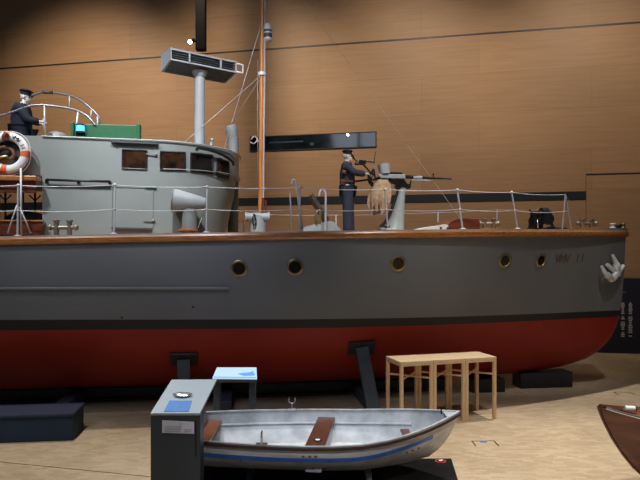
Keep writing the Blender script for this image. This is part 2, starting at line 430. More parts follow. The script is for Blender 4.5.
# varnished rubbing strake with worn cap
def edge_sweep(sec):
    m_ = MB()
    for sg in (-1, 1):
        rows = []
        for s in S:
            e = .03; n = V((-(Bd(s+e)-Bd(s-e))/(2*e)*-1, 1, 0)) if s > .05 else V((1,.6,0))
            n = V(((0 if s < .05 else (Bd(s+e)-Bd(s-e))/(2*e)), 1, 0)).normalized() if s > .05 else V((.9,.45,0)).normalized()
            c = V((-s, Bd(s), zd(s)))
            rows.append([V((q.x, sg*q.y, q.z)) for q in [c+n*a+V((0,0,h)) for a, h in sec]])
        m_.grid(rows, False, True)
    return m_
part('rubbing_strake', edge_sweep([(-.03,-.13),(.05,-.12),(.065,-.08),(.065,-.03),(.05,0),(-.03,0)]), M['varnish'], boat)
part('cap_rail', edge_sweep([(-.1,0),(.045,0),(.045,.028),(-.1,.028)]), M['cap_rail'], boat)
# long half-round fender rib on the side
q, n = hull_hit(229, 288.5); z0 = q.z
pts = [V((-s, -hb(s, z0+ (s+q.x)*.006)-.01, z0+(s+q.x)*.006)) for s in [-q.x + i*.5 for i in range(0,16)]]
mb = MB(); mb.tube(pts, .034, 10); part('fender_rib', mb, M['rib'], hull)
# scuppers
for px, py in ((122,317.5),(193,307)):
    q, n = hull_hit(px, py); part('drain_hole', MB().cyl(q-n*.02, q+n*.008, .022, .022, 12), M['black'], hull)
# portholes
for px, py, r in ((239,268.5,.125),(295,267,.125),(398,263.5,.125),(505,260.5,.125),(541,260.5,.115)):
    q, n = hull_hit(px, py)
    ph = part('porthole', MB().lathe([(.115*r/.125,-.03),(r+.03,-.03),(r+.03,.012),(r+.015,.022),(r-.005,.022),(r-.02,.0),(r-.02,-.03)], q, n, 28), M['brass'], boat)
    part('porthole_glass', MB().lathe([(0.0,.004),(r-.015,.004),(r-.015,-.01)], q, n, 28), M['glass'], ph)
# bow letters
for i, ch in enumerate('VMV 11'):
    if ch == ' ': continue
    px = 557.5+i*5.0
    q, n = hull_hit(px, 258.5); e1 = hull_hit(px+3, 258.5)[0]; xa = (e1-q).normalized(); ya = n.cross(xa)
    if ya.z < 0: ya = -ya
    part('bow_letter', text_mb(ch, .27, q+n*.006, xa, ya, .004), M['gold'], hull)

# ---- anchor (hangs from the bow)
q, n = hull_hit(612, 268)
an = thing('bow_anchor', 'pale galvanised stockless anchor stowed against the bow', 'anchor', q)
def AH(px, py, off): a, nn = hull_hit(min(px, 619), py); return L(px, py, a.y-off)
mb = MB(); mb.tube(spline([AH(619,275,.10),AH(614,271,.10),AH(607,264.5,.06)], 5), [.05]*10+[.04], 10); part('shank', mb, M['anchor'], an)
def fluke(pts, w0, w1):
    m_ = MB(); P = spline(pts, 6); k = len(P); rs = [w0+(w1-w0)*(i/(k-1))**.8 if i > k*.45 else w0*(.75+.5*i/k) for i in range(k)]
    m_.tube(P, rs, 10); return m_
part('fluke', fluke([AH(613,279,.16),AH(606,274,.18),AH(601.5,266,.12)], .085, .03), M['anchor'], an)
part('fluke', fluke([AH(618,273,.16),AH(616,263,.18),AH(612.3,254.6,.12)], .085, .03), M['anchor'], an)
mb = MB(); mb.tube(spline([AH(609.5,280,.14),AH(613.5,277.5,.16),AH(618,271.5,.16),AH(623.5,265.5,.12)], 5), [.05,.06,.07,.075,.08,.08,.08,.08,.08,.08,.075,.07,.06,.055,.05,.04], 10); part('crown', mb, M['anchor'], an)

# ---- deck house
HW = 1.35
def house_ring(z):
    # window band slightly proud; lower part falls back at the front
    tip = -9.25 + .22*min(max((z-3.4)/1.0, 0), 1)
    w = HW
    if z > 4.62: tip = -8.95; w = HW+.0
    return tip, w
def house_f(q, tip, w):        # implicit plan: <0 inside
    if q.x < -10.35: return abs(q.y)-w
    a = -10.35; u = (q.x-a)/(tip-a)
    return (max(u, 0)**2.3+(abs(q.y)/w)**2.3)-1
def house_plan(tip, w, k=22, grow=0):
    pts = []
    for i in range(k+1):
        th = PI/2*i/k; c = math.cos(th); s_ = math.sin(th)
        pts.append((-10.35+(tip+grow+10.35)*s_**(2/2.3), -(w+grow)*c**(2/2.3)))
    return pts
def house_hit(px, py, extra=0):
    o = BI @ V((0,0,E)); d = BI.to_3x3() @ ray(px, py); t = 8.0
    while t < 16:
        q = o+d*t; tip, w = house_ring(q.z)
        if house_f(q, tip+extra, w+extra) < 0: break
        t += .004
    return o+d*t
AFT = -12.55
ZR = 5.2
def zroof(x): return ZR - .1*max(0, min(1, (x+11)/2.0))
house = None
mb = MB(); rows = []
levels = [3.35,3.6,3.9,4.2,4.45,4.60]
for z in levels:
    tip, w = house_ring(z); half = house_plan(tip, w)
    r = [V((AFT,-w,z))] + [V((x,y,z)) for x, y in half]; r += [V((p.x,-p.y,p.z)) for p in reversed(r[:-1])]; rows.append(r)
for z in (4.63, 5.0, None):
    tip, w = house_ring(5); half = house_plan(tip, w)
    r = [V((AFT,-w,z or zroof(AFT)))] + [V((x,y,z or zroof(x))) for x, y in half]; r += [V((p.x,-p.y,p.z)) for p in reversed(r[:-1])]; rows.append(r)
mb.grid(rows, True); house = part('wheelhouse', mb, M['grey'], boat)
top = rows[-1]
mb = MB(); mb.poly([p.copy() for p in top]); mb.poly([V((AFT, p.y, p.z)) for p in (rows[0][0], rows[0][-1], rows[-1][-1], rows[-1][0])])
part('wheelhouse_roof', mb, M['grey'], house)
# roof lip
mb = MB(); half = house_plan(-8.95, HW, 22, .03)
edge = [V((AFT,-HW-.02,zroof(AFT)))] + [V((x,y,zroof(x))) for x, y in half]; edge += [V((p.x,-p.y,p.z)) for p in reversed(edge[:-1])]
mb.tube(edge, .012, 8); part('roof_lip', mb, M['grey_lt'], house)
# sill flange round the front
mb = MB(); half = [p for p in house_plan(-8.95, HW, 22, .025)]
e2 = [V((x,y,4.63)) for x, y in half]; e2 += [V((p.x,-p.y,p.z)) for p in reversed(e2[:-1])]
mb.tube(e2, .008, 8); part('window_sill_flange', mb, M['grey'], house)
# raised parapet going aft with the bridge well
mb = MB()
for sg in (-1, 1): mb.box((-13.5, sg*(HW-.02), 4.83), (1.9,.04,.76))
mb.box((-14.43,0,4.83), (.04,2.7,.76)); mb.box((-13.5,0,4.72), (1.9,2.66,.04))
mb.box((-13.5,0,4.47), (1.9,2.7,.04))
parapet = part('bridge_parapet', mb, M['grey'], boat)
for x in (-12.95, -14.3):
    for sg in (-1, 1): part('parapet_post', MB().cyl((x, sg*1.2, 3.3), (x, sg*1.2, 4.46), .03, .03, 8), M['grey_dk'], parapet)
# windows
def house_patch(c, off, n=6):          # c: four pixel corners TL TR BR BL -> rows on the house surface
    rows = []
    for i in range(n+1):
        v = i/n; r = []
        for j in range(n+1):
            u = j/n
            px = (c[0][0]*(1-u)+c[1][0]*u)*(1-v)+(c[3][0]*(1-u)+c[2][0]*u)*v
            py = (c[0][1]*(1-u)+c[1][1]*u)*(1-v)+(c[3][1]*(1-u)+c[2][1]*u)*v
            r.append(house_hit(px, py, off))
        rows.append(r)
    return rows
wins = [((122.7,149.6),(146.8,150.6),(146.6,169.4),(122.5,168.4)), ((160.6,151.2),(185.2,152.4),(185,170.4),(160.6,169.8)),
        ((191,153),(212.6,155.6),(212.2,173.6),(191,171.6)), ((217.4,158.2),(228.8,162),(228.4,179),(217,175.4))]
for k, c in enumerate(wins):
    rows = house_patch(c, .012)
    wn = part('wheelhouse_window', MB().grid(rows), M['glassb'] if k in (0,1,3) else M['glass'], boat)
    ring = rows[0] + [r[-1] for r in rows[1:]] + rows[-1][::-1][1:] + [r[0] for r in rows[::-1][1:-1]]
    part('window_frame', MB().tube(ring, .018, 6, closed=True), M['black'], wn)
# port-side twins of the side windows (mirror)
for c in wins[:3]:
    rows = [[V((p.x,-p.y,p.z)) for p in r] for r in house_patch(c, .012, 4)]
    part('wheelhouse_window', MB().grid(rows), M['glass'], boat)
# black visor rail over the front windows
pts = [house_hit(px, py, .09) for px, py in ((197,151),(197.5,148.0),(203,148.6),(212,150.6),(221,154),(228,158),(232.5,162),(233.5,165.5))]
mb = MB(); mb.tube(spline(pts, 4), .03, 8); part('visor_rail', mb, M['black'], house)
# rain gutter bar and small hook over the first window
mb = MB(); mb.bar(house_hit(111,141.6,.04), house_hit(158.5,143.8,.04), .07, .03); mb.cyl(house_hit(117.2,145,.02), house_hit(117.2,147,.02), .012, .012, 6)
mb.bar(house_hit(119,145.4,.02), house_hit(157,146.6,.02), .02, .012)
part('rain_gutter', mb, M['grey_dk'], house)
# black hand rail on brackets
mb = MB(); pa, pb = house_hit(46,179.6,.08), house_hit(110.5,181.6,.08); mb.cyl(pa, pb, .024, .024, 8)
for px, py in ((46.5,179.8),(78.5,180.6),(110,181.6)):
    b = house_hit(px, py+1.5, 0); a = house_hit(px, py, .08); mb.tube([a, b], [.02,.035], 8)
part('hand_rail', mb, M['black'], house)
mb = MB(); mb.bar(house_hit(46,186,.012), house_hit(111,187.8,.012), .02, .03); part('hand_rail_shade', mb, M['grey_dk'], house)  # dark bar painted in for the shadow below the hand rail
# door outline and hinges
c = ((112.5,187),(153.5,188.2),(153,228.5),(112,228))
P = [house_hit(x, y, .006) for x, y in c]
mb = MB(); 
for i in range(4): mb.bar(P[i], P[(i+1) % 4], .012, .012, (0,1,0))
door = part('side_door', mb, mat('door_seam', (.15,.165,.16), .5), boat)
mb = MB(); mb.bar(house_hit(111.5,228,.035), house_hit(152,228.8,.035), .07, .03); part('door_step', mb, M['grey_dk'], door)
for px, py in ((156,154),(155,187),(153.5,220)):
    mb = MB(); a = house_hit(px-10,py,.03); b = house_hit(px,py+.3,.03); mb.bar(a, b, .014, .018); mb.ell(b, (.03,.02,.028), 10, 6); part('door_dog', mb, M['grey'], door)
# grey exhaust pipe behind the house front
mb = MB(); 
a = L(233,232,.9); b = L(233.5,140,.9)
mb.cyl((a.x,a.y,3.4), (b.x,b.y,b.z), .125, .12, 18); t_ = L(231,127,.9)
mb.tube([b, b+V((-.03,0,.15)), t_+V((0,0,-.03)), t_+V((-.02,0,.02))], [.12,.125,.15,.13], 16)
part('ventilation_pipe', mb, mat('pipe_grey', (.26,.28,.28), .45), boat)
mb = MB(); mb.cyl(L(210.5,150,-.2), L(211.5,142,-.2), .03, .025, 8); mb.cyl(L(211.5,142,-.2), L(212.2,138.5,-.2), .02, .04, 8); part('roof_whistle', mb, M['grey_lt'], house)
# roof curb (white strip seen along the roof)
mb = MB(); mb.bevbox((-11.3,-.7,5.225), (1.1,.25,.05), .01); part('roof_hatch', mb, M['grey_lt'], house)

# starboard lamp screen (green)
a = L(72.5,136,-1.15); b = L(141,139,-1.15); zt = L(105,124.5,-1.15).z
ls = part('lamp_screen', MB().bevbox(((a.x+b.x)/2,-1.15,(5.2+zt)/2), (b.x-a.x,.05,zt-5.2), .015), M['green'], boat, 'green sidelight screen')
part('screen_end', MB().bevbox((b.x-.03,-1.22,(5.2+zt)/2), (.07,.16,zt-5.2), .01), M['green'], ls); part('screen_end', MB().bevbox((a.x+.03,-1.22,(5.2+zt)/2), (.05,.16,zt-5.2), .01), M['green'], ls)
part('lamp_shelf', MB().box(((a.x+.2),-1.22,5.215), (.4,.16,.03)), M['green'], ls)
c = L(80.5,128.6,-1.22)
mb = MB(); mb.lathe([(.0,-.09),(.085,-.09),(.085,-.06),(.07,-.06),(.07,.06),(.085,.06),(.085,.08),(.0,.09)], c, (0,0,1), 16); sl = part('side_lamp', mb, M['black'], ls)
mb = MB(); mb.lathe([(.075,-.055),(.078,0),(.075,.055)], c, (0,0,1), 16); part('lamp_lens', mb, M['bluelens'], sl, 'glowing blue lens')

# bridge tube rails
mb = MB()
for pts, yl in (([(-14,120),(0,116),(14,111.5),(28,106.5),(40,105),(44,105),(60,107),(75,110),(87,116),(95,125)], -1.2),
                ([(11,115),(17,107),(30,97),(42,92.3),(52,92.3),(62,94),(75,97.5),(88,106),(98,116),(99.5,121),(96,125),(85,125)], -.1)):
    mb = MB(); P = spline([L(x, y, yl) for x, y in pts], 5); mb.tube(P, .02, 8)
    br = part('bridge_rail', mb, M['pipe'], boat)
    if yl < -1: st = [((44.5,105),(45,131)),((78,111),(75,124))]
    else: st = [((69.5,96),(69.5,108)),((91.5,110),(90.5,118)),((97.5,116),(97.5,128))]
    for p0, p1 in st:
        part('rail_post', MB().cyl(L(*p0, yl), V((L(*p1, yl).x, yl, 5.2 if yl < -1 or p1[1] > 120 else L(*p1, yl).z)), .017, .017, 8), M['wire'], br)
mb = MB(); mb.tube([L(42,92,-.1), L(53,92.6,-.1)], .035, 8); part('rail_sleeve', mb, M['grey_dk'], br)
# console humps on the roof
mb = MB(); c = L(57,130,-.3)
mb.lathe([(.21,-.25),(.2,-.02),(.17,.03),(.06,.07),(0,.075)], V((c.x,c.y,5.43)), (0,0,1), 20); part('chart_console', mb, M['grey'], boat)
# white crumpled bundle
def blob(c, r, amp, seed, n=24, m=14):
    rnd = random.Random(seed); ph = [(rnd.uniform(0,6), rnd.uniform(2,6), rnd.uniform(2,6)) for _ in range(5)]
    b = MB(); b.ell((0,0,0), (1,1,1), n, m)
    for i, v in enumerate(b.v):
        k = 1+amp*sum(math.sin(p+v.x*a+v.y*q*1.3+v.z*a*.7) for p, a, q in ph)/2
        b.v[i] = V(c)+V((v.x*r[0]*k, v.y*r[1]*k, v.z*r[2]*k))
    return b
c = L(84,124,-.5)
solo('plastic_bundle', blob((c.x,c.y,5.28), (.2,.15,.28), .18, 3), M['plastic'], (c.x,c.y,5.2), BM, 'crumpled white sheet on the roof behind the green sidelight screen', 'sheet')

# ---- flat antenna box on its pole
K = .965
A1 = W(170.2,59.5,12.45*K); A2 = W(236.8,73,13.35*K)
zb = A1.z; ux = V((A2.x-A1.x, A2.y-A1.y, 0)); LEN = ux.length; ux.normalize(); uy = V((-ux.y, ux.x, 0)); DEP = .5; DROP = .12
cen = A1+ux*LEN/2+uy*DEP/2; cen.z = zb
cl = BI @ cen; RB = BI.to_3x3() @ Matrix((ux, uy, V((0,0,1)))).transposed()
def AB(x, y, z): return cl + RB @ V((x, y, z))
HB = .235
pcx = L(199.6,100,cl.y).x
ant = part('antenna_pole', MB().cyl((pcx,cl.y,5.1), (pcx,cl.y,zb-.03), .112, .105, 24).tube([(pcx,cl.y,zb-.17),(pcx,cl.y,zb-.05)], [.11,.17], 24), M['pole'], boat)
mb = MB()
for z, hh in ((.012,.03),(HB-.012,.03)):
    for x in (0,): mb.box(AB(0,-DEP/2+.02,z), (LEN,.04,hh), RB)
    dr = -DROP if z < .1 else 0
    mb.box(AB(0,DEP/2-.02,z+dr), (LEN*.94,.04,hh), RB)
    for x in (-LEN/2+.015, LEN/2-.015): mb.bar(AB(x,-DEP/2,z), AB(x*.97,DEP/2,z+dr), .03, hh)
for x in (-LEN/2+.015, -LEN*.22, LEN*.25, LEN/2-.015): mb.box(AB(x,-DEP/2+.015,HB/2), (.03,.03,HB), RB)
mb.box(AB(0,0,HB), (LEN,DEP,.02), RB)
fr = part('antenna_frame', mb, M['grey_lt'], boat)
mb = MB(); mb.prism([AB(-LEN/2+.01,-DEP/2+.01,.0),AB(LEN/2-.01,-DEP/2+.01,.0),AB(LEN/2*.95,DEP/2,-DROP),AB(-LEN/2*.97,DEP/2,-DROP)], (0,0,.012))
for i in range(26):
    x_ = -LEN/2+.06+(LEN-.14)*i/25; mb.bar(AB(x_,-DEP/2+.04,-.006), AB(x_*.97,DEP/2-.03,-DROP-.002), .012, .012)
part('antenna_underside', mb, mat('perforated_plate', (.11,.10,.095), .5, .3, var=.3, scale=20), fr)
mb = MB()
for z in (.07,.115,.16): mb.box(AB(0,-DEP/2+.06,z), (LEN-.06,.09,.012), RB)
part('louvre', mb, M['grey_dk'], fr)
mb = MB(); mb.box(AB(0,-.3*DEP,HB/2), (LEN-.06,.01,HB-.03), RB); part('inner_panel', mb, M['black'], fr)
mb = MB(); mb.prism([AB(-LEN/2,-DEP/2,.0), AB(-LEN/2,DEP/2,-DROP), AB(-LEN/2,DEP/2,HB), AB(-LEN/2,-DEP/2,HB)], RB @ V((.012,0,0))); part('end_plate', mb, M['grey_lt'], fr)
mb = MB(); mb.tube([AB(LEN/2,-DEP/2+.03,.03), AB(LEN/2+.16,-DEP/2+.03,.03), AB(LEN/2+.16,-DEP/2+.03,HB-.03), AB(LEN/2,-DEP/2+.03,HB-.03)], .02, 6); part('end_handle', mb, M['white'], fr)

# ---- mast
mt = part('mast', MB().tube([L(260.6,214,0), L(261.5,110,0), L(262.5,0,0), L(264,-140,0)], [.056,.052,.048,.04], 16), M['mast'], boat)
part('mast_track', MB().tube([L(263.2,208,-.03), L(264.2,110,-.03), L(265.2,0,-.03), L(267.5,-140,-.03)], .018, 8), M['wire'], mt)
part('mast_band', MB().tube([L(262,72.5,0), L(262,75.5,0)], .085, 16), M['white'], mt)
c = L(268,31,-.05)
mb = MB(); mb.lathe([(.03,-.24),(.085,-.2),(.085,.07),(.06,.14),(.03,.17)], c, (0,0,1), 14); nl = part('masthead_lamp', mb, M['white'], mt)
mb = MB(); mb.lathe([(.088,-.15),(.088,-.06)], c+V((0,0,0)), (0,0,1), 14); mb.lathe([(.088,-.03),(.088,.02)], c, (0,0,1), 14); part('lamp_glass', mb, M['grey_dk'], nl)
part('gaff_strop', MB().tube(spline([L(251,139.5,0), L(255,136,0), L(258,141,0), L(260.5,144,0)], 4), .012, 6).tube(spline([L(250,142,0), L(254,143.5,0), L(258,139,0)], 4), .012, 6), M['rope'], mt)
# mast step / hand winch
c = L(258,222,0)
mb = MB(); mb.cyl((c.x,0,3.42), (c.x,0,3.85), .17, .155, 20); wn = part('mast_winch', mb, M['grey_lt'], boat)
mb = MB(); a = L(246,217,-.05); b = L(268.5,217,-.05); mb.cyl(a, b, .095, .095, 18); mb.cyl(a-V((.02,0,0)), a+V((.02,0,0)), .11, .11, 18); mb.cyl(b-V((.02,0,0)), b+V((.02,0,0)), .11, .11, 18); part('winch_drum', mb, M['grey_lt'], wn)
mb = MB(); mb.tube(spline([L(254,214,-.2), L(252.5,220,-.22), L(254,226,-.2), L(256,221,-.2), L(254,214,-.2)], 4), .014, 6); part('winch_lashing', mb, M['black'], wn)
mb = MB(); mb.bar(L(262,212,-.1), L(263,198,-.1), .05, .05); mb.bar(L(266,212,-.1), L(265.5,200,-.1), .04, .04); part('mast_clamp', mb, M['mahog'], wn)

# stays and halyards
for a, b, r in ((L(268.5,0,0), L(210,195,-.9), .005), (L(210,195,-.9), V((L(198,231,-1.75).x,-1.75,3.5)), .006), (L(262,74.5,0), L(183.5,143,-1.3), .007), (L(262,76,0), L(228,128,.9), .004),
                (L(257.8,60,-.1), L(257.5,190,-.1), .004)):
    part('rigging_wire', MB().tube([a, b], r, 6), M['wire'], boat)
fs_top = L(262.2,-60,0); fs_bot = L(437,180,.0)
part('forestay', MB().tube([fs_top, L(303,0,0), L(437,186,0), V((L(470,222,0).x,0,3.52))], .0032, 5), M['wire'], boat)

# ---- near side stanchions with life lines
ST = [(17.5,18.2,185.5),(114,115,185),(206.3,207,187),(299.8,300,187.5),(388,384.8,189.5),(462.8,457.3,190),(517.6,511.7,192.5)]
tops = []; mids = []
for bx, tx, ty in ST:
    b = edge_at(bx); t = L(tx, ty, b.y); b.z += .01
    st = part('stanchion', MB().tube([b, t], .017, 10), M['wire'], boat)
    part('stanchion_foot', MB().lathe([(.065,0),(.065,.03),(.03,.05)], b, (0,0,1), 14), M['wire'], st)
    part('stanchion_ball', MB().ell(t, (.032,.032,.032), 10, 8), M['wire'], st); part('stanchion_ball', MB().ell(b.lerp(t,.52), (.028,.028,.028), 10, 8), M['wire'], st)
    tops.append(t); mids.append(b.lerp(t, .52))
tri = L(565.3,194.5,-.55)
tops.append(tri); mids.append(L(567.5,211,-.5))
first = V((tops[0].x-2.2, tops[0].y, tops[0].z)); fm = V((mids[0].x-2.2, mids[0].y, mids[0].z))
def sagline(P, sag):
    out = []
    for a, b in zip(P, P[1:]):
        n_ = 8; k = sag*(b-a).length/2
        for i in range(n_): u = i/n_; q = a.lerp(b, u); q.z -= k*4*u*(1-u); out.append(q)
    out.append(P[-1]); return out
part('life_line', MB().tube(sagline([first]+tops, .03), .008, 6), M['wire'], boat)
part('life_line', MB().tube(sagline([fm]+mids, .04), .0072, 6), M['wire'], boat)
# bow tripod
bt = part('bow_stanchion', MB().tube([tri, V((L(562,229,-.55).x,-.55,3.53))], .016, 8).tube([tri, V((L(571.5,229,-.4).x,-.4,3.53))], .016, 8).tube([tri, L(577,213,0), V((L(586,229,.3).x,.2,3.53))], .005, 5), M['wire'], boat)
# taller twin pole at the left
b = edge_at(21.3, .35); 
part('flag_socket_post', MB().tube([b, L(20.8,168,b.y)], .018, 8), M['wire'], boat)
part('post_brace', MB().tube([L(19.5,207,-1.9), V((L(31,236,-1.9).x,-1.9,3.38))], .013, 6).tube([L(17,205,-1.9), V((L(10.5,222,-1.9).x-.05,-1.9,3.38))], .013, 6), M['wire'], boat)
# boarding hand rail hoop amidships
b = edge_at(302.5, .25); 
P = spline([V((b.x,b.y,3.46)), L(299,205,b.y), L(296.5,188,b.y), L(295.2,181,b.y), L(292.8,180,b.y), L(291.8,184,b.y)], 5)
part('boarding_hoop', MB().tube(P, .02, 8).tube([L(290,193,b.y+.2), V((L(292,230,b.y+.2).x,b.y+.2,3.46))], .016, 8), M['wire'], boat)
# far side low rail
def far_edge(px, inset=.12):
    lo, hi = .2, 16
    for _ in range(40):
        m_ = (lo+hi)/2; w = BM @ V((-m_, Bd(m_)-inset, zd(m_)))
        if 320+F*w.x/w.y > px: lo = m_
        else: hi = m_
    return V((-lo, Bd(lo)-inset, zd(lo)))
FT = []
for px, py in ((196,221),(244,221),(265,214.5),(336,215),(403.5,213.5),(438,212.5),(497,209.5),(548,210)):
    b = far_edge(px); t = L(px, py, b.y); FT.append(t)
    part('far_stanchion', MB().tube([b, t], .017, 8), M['wire'], boat)
part('life_line', MB().tube(sagline(FT, .02), .008, 6), M['wire'], boat)

# ---- big horizontal cowl vent
c = edge_at(189.5, .5); yv = c.y
a = L(173,200,yv); b = L(206,203.5,yv)
mb = MB(); d = (b-a).normalized()
mb.tube([a, a+d*.03, a.lerp(b,.5), b-d*.02, b], [.225,.215,.165,.105,.085], 24, cap=False)
mb.tube([b-d*.01, b], [.09,.02], 24)
cw = part('cowl_vent', mb, M['grey_lt'], boat)
part('cowl_mouth', MB().tube([a+d*.06, a+d*.4], [.205,.12], 24), M['black'], cw)
part('cowl_rim', MB().lathe([(.225,-.01),(.235,.0),(.225,.02)], a, d, 24), M['grey'], cw)
sx = L(189.5,215,yv).x
mb = MB(); mb.cyl((sx,yv,3.38), (sx,yv,3.66), .145, .14, 20); mb.tube([(sx,yv,3.66),(sx,yv,L(189.5,209,yv).z)], [.14,.125], 20); part('cowl_stem', mb, M['grey'], cw)
mb = MB(); mb.lathe([(.2,0),(.2,.03),(.14,.06)], (sx-.03,yv,3.44), (0,0,1), 20); part('cowl_base', mb, M['varnish'], cw)

# ---- fore hatch with raised lid and hoop
yh = -.35
def P2(px, py, y=yh): return L(px, py, y)
mb = MB(); mb.prism([P2(299,232), P2(306,226.5), P2(318,223.5), P2(331,221), P2(334.5,222.5), P2(340.5,229), P2(341,232)], (0,.7,0)); ht = part('fore_hatch', mb, M['grey_lt'], boat)
mb = MB(); mb.prism([P2(310.5,195), P2(313,193), P2(329.5,219), P2(327,221.5)], (0,.6,0)); part('hatch_lid', mb, mat('hatch_lid_brown', (.06,.05,.04), .5), ht)
mb = MB(); P = spline([P2(316.5,224), P2(316,216), P2(317.5,211), P2(320,212.5), P2(319.5,223)], 5); mb.tube(P, .03, 8); part('hatch_arm', mb, M['brass'], ht)
yhh = yh-.12
P = spline([V((P2(325.5,231,yhh).x,yhh,3.48)), P2(325.6,210,yhh), P2(325.6,195,yhh), P2(324.3,190.5,yhh), P2(322,189.6,yhh), P2(320,191.5,yhh), P2(319,196,yhh)], 5)
part('hatch_hoop', MB().tube(P, .022, 8), M['wire'], ht)

# ---- mooring bitts
def bitt(px0, px1, yl, zdk, hgt):
    x0 = L(px0, 228, yl).x; x1 = L(px1, 228, yl).x; cx = (x0+x1)/2; w = x1-x0
    m_ = MB()
    for sg in (-1, 1):
        xx = cx+sg*w*.25
        m_.lathe([(.046,0),(.043,hgt*.85),(.06,hgt*.9),(.06,hgt*.97),(.04,hgt)], (xx,yl,zdk), (0,0,1), 16)
        m_.lathe([(.0,hgt),(.04,hgt)], (xx,yl,zdk), (0,0,1), 16)
    bt_ = part('mooring_bitt', m_, M['bitt'], boat)
    part('bitt_crossbar', MB().tube([(x0,yl,zdk+hgt*.55),(x1,yl,zdk+hgt*.55)], .036, 12).ell((x0,yl,zdk+hgt*.55),(.05,.055,.055),10,8).ell((x1,yl,zdk+hgt*.55),(.05,.055,.055),10,8), M['bitt'], bt_)
    part('bitt_pad', MB().bevbox((cx,yl,zdk+.01), (w*1.1,.25,.04), .01), M['varnish'], bt_)
bitt(50,76,-1.85,3.32,.31)
bitt(480,498,-.95,3.52,.25)
bitt(578,596,-.2,3.585,.24)

# ---- skylight: white sloping fairing and mahogany box
mb = MB(); ys = -1.1
mb.prism([L(420,229.5,ys), L(428,227,ys), L(446,224,ys), L(449,226,ys), L(447,230.5,ys), L(420,230.5,ys)], (0,.9,0)); sk = part('white_fairing', mb, M['white'], boat)
mb = MB(); mb.prism([L(444.5,230.5,ys)]+[p for p in spline([L(446,228,ys), L(450,222.5,ys), L(455,219.3,ys), L(462,218,ys)], 4)]+[L(478,218.2,ys), L(480,221,ys), L(480,230.5,ys)], (0,1.1,0)); part('mahogany_skylight', mb, M['mahog'], boat, bevel=.012)
part('fairing_bolt', MB().ell(L(441,228,ys-.01), (.025,.02,.025), 8, 6), M['black'], sk)

# ---- anchor windlass on the foredeck
yw = -.35
c0 = L(541,229,yw).x
mb = MB(); mb.bevbox((c0,yw,3.57), (.5,.5,.06), .01); mb.bevbox((c0-.12,yw,3.68), (.2,.32,.2), .03)
wl = part('anchor_windlass', mb, M['black'], boat)
def P3(px, py, dy=0): return L(px, py, yw+dy)
mb = MB(); mb.cyl(P3(532,215,-.1), P3(550,214,-.1), .09, .085, 16); mb.cyl(P3(541,213,-.1), P3(547,213,-.1), .12, .12, 16); part('windlass_motor', mb, M['iron'], wl)
mb = MB(); mb.cyl(P3(548,219,-.28), P3(548,219,.1), .13, .13, 18); mb.cyl(P3(534,221,-.28), P3(534,221,.1), .12, .12, 18); mb.cyl(P3(541,222,-.3), P3(541,222,.1), .075, .075, 14); part('windlass_drum', mb, M['iron'], wl)
mb = MB()
for a_, b_ in (((529,229),(532,215)),((552,228),(548,215)),((533,214),(529.5,209.5)),((538,229),(541,216)),((555,229),(551,221))): mb.bar(P3(*a_,-.3), P3(*b_,-.25), .04, .03)
part('windlass_frame', mb, M['iron'], wl)
part('windlass_lever', MB().tube([P3(538,228,-.34), P3(537.5,220,-.34)], .014, 6), M['silver'], wl)
mb = MB()
for i in range(11):
    u = i/10; c_ = V((L(549+u*17,229,yw-.15).x, yw-.15, 3.60-.02*u)); pts = [c_+V((.045*math.cos(a*PI/4), .02*math.sin(a*PI/4) if i % 2 else 0, 0 if i % 2 else .02*math.sin(a*PI/4))) for a in range(8)]
    mb.tube(pts, .009, 5, closed=True)
part('anchor_chain', mb, M['iron'], wl)
# fairlead at the stem
mb = MB(); xf = L(617,231,0).x
mb.bevbox((xf,0,3.60), (.42,.3,.03), .008); fl_ = part('bow_fairlead', mb, M['bitt'], boat)
for dx in (-.13, .13): part('fairlead_roller', MB().lathe([(.05,0),(.07,.02),(.04,.06),(.07,.11),(.055,.13),(0,.13)], (xf+dx,-.03,3.61), (0,0,1), 14), M['bitt'] if dx > 0 else M['white'], fl_)
part('fairlead_throat', MB().cyl((xf-.02,-.14,3.66),(xf-.02,.1,3.66), .045, .045, 12), M['black'], fl_)

# ---- after cockpit: table with slatted sides, and mahogany box beneath
a = L(-8,182,-1.35); b = L(43,182,-1.35)
xt0, xt1 = -13.75, b.x-.02
zt = L(20,177.5,-1.35).z
mb = MB(); mb.bevbox(((xt0+xt1)/2,-1.2,zt-.045), (xt1-xt0,.9,.09), .015); tb = part('cockpit_bench', mb, M['varnish'], boat)
z2 = L(20,185.5,-1.35).z; z3 = L(20,197,-1.35).z
mb = MB(); mb.bevbox(((xt0+xt1)/2,-1.56,(zt-.09+z3)/2+.03), (xt1-xt0-.06,.04,(zt-.09-z3)-.05), .01)
mb.bevbox(((xt0+xt1)/2,-1.59,z2-.06), (xt1-xt0-.03,.03,.03), .005)
part('bench_apron', mb, M['mahog'], tb)
for x in (xt0+.1, (xt0+xt1)/2-.1, xt1-.17):
    part('bench_leg', MB().cyl((x,-1.2,3.6), (x,-1.2,z3+.1), .02, .02, 8).tube([(x-.1,-1.2,z3+.05),(x,-1.2,z3-.06),(x+.1,-1.2,z3+.05)], .015, 6), M['black'], tb)
zc = L(20,221.5,-1.45).z; xc = L(43,228,-1.5).x
mb = MB(); mb.prism([V((xt0,-1.5,3.36)), V((xc-.03,-1.5,3.36)), V((xc,-1.5,zc)), V((xt0,-1.5,zc))], (0,1.4,0)); ck = part('cockpit_box', mb, M['mahog'], boat, bevel=.01)
mb = MB(); mb.bevbox(((xt0+xc)/2,-1.5,zc+.01), (xc-xt0+.02,.06,.03), .008); part('box_rim', mb, M['varnish'], ck)
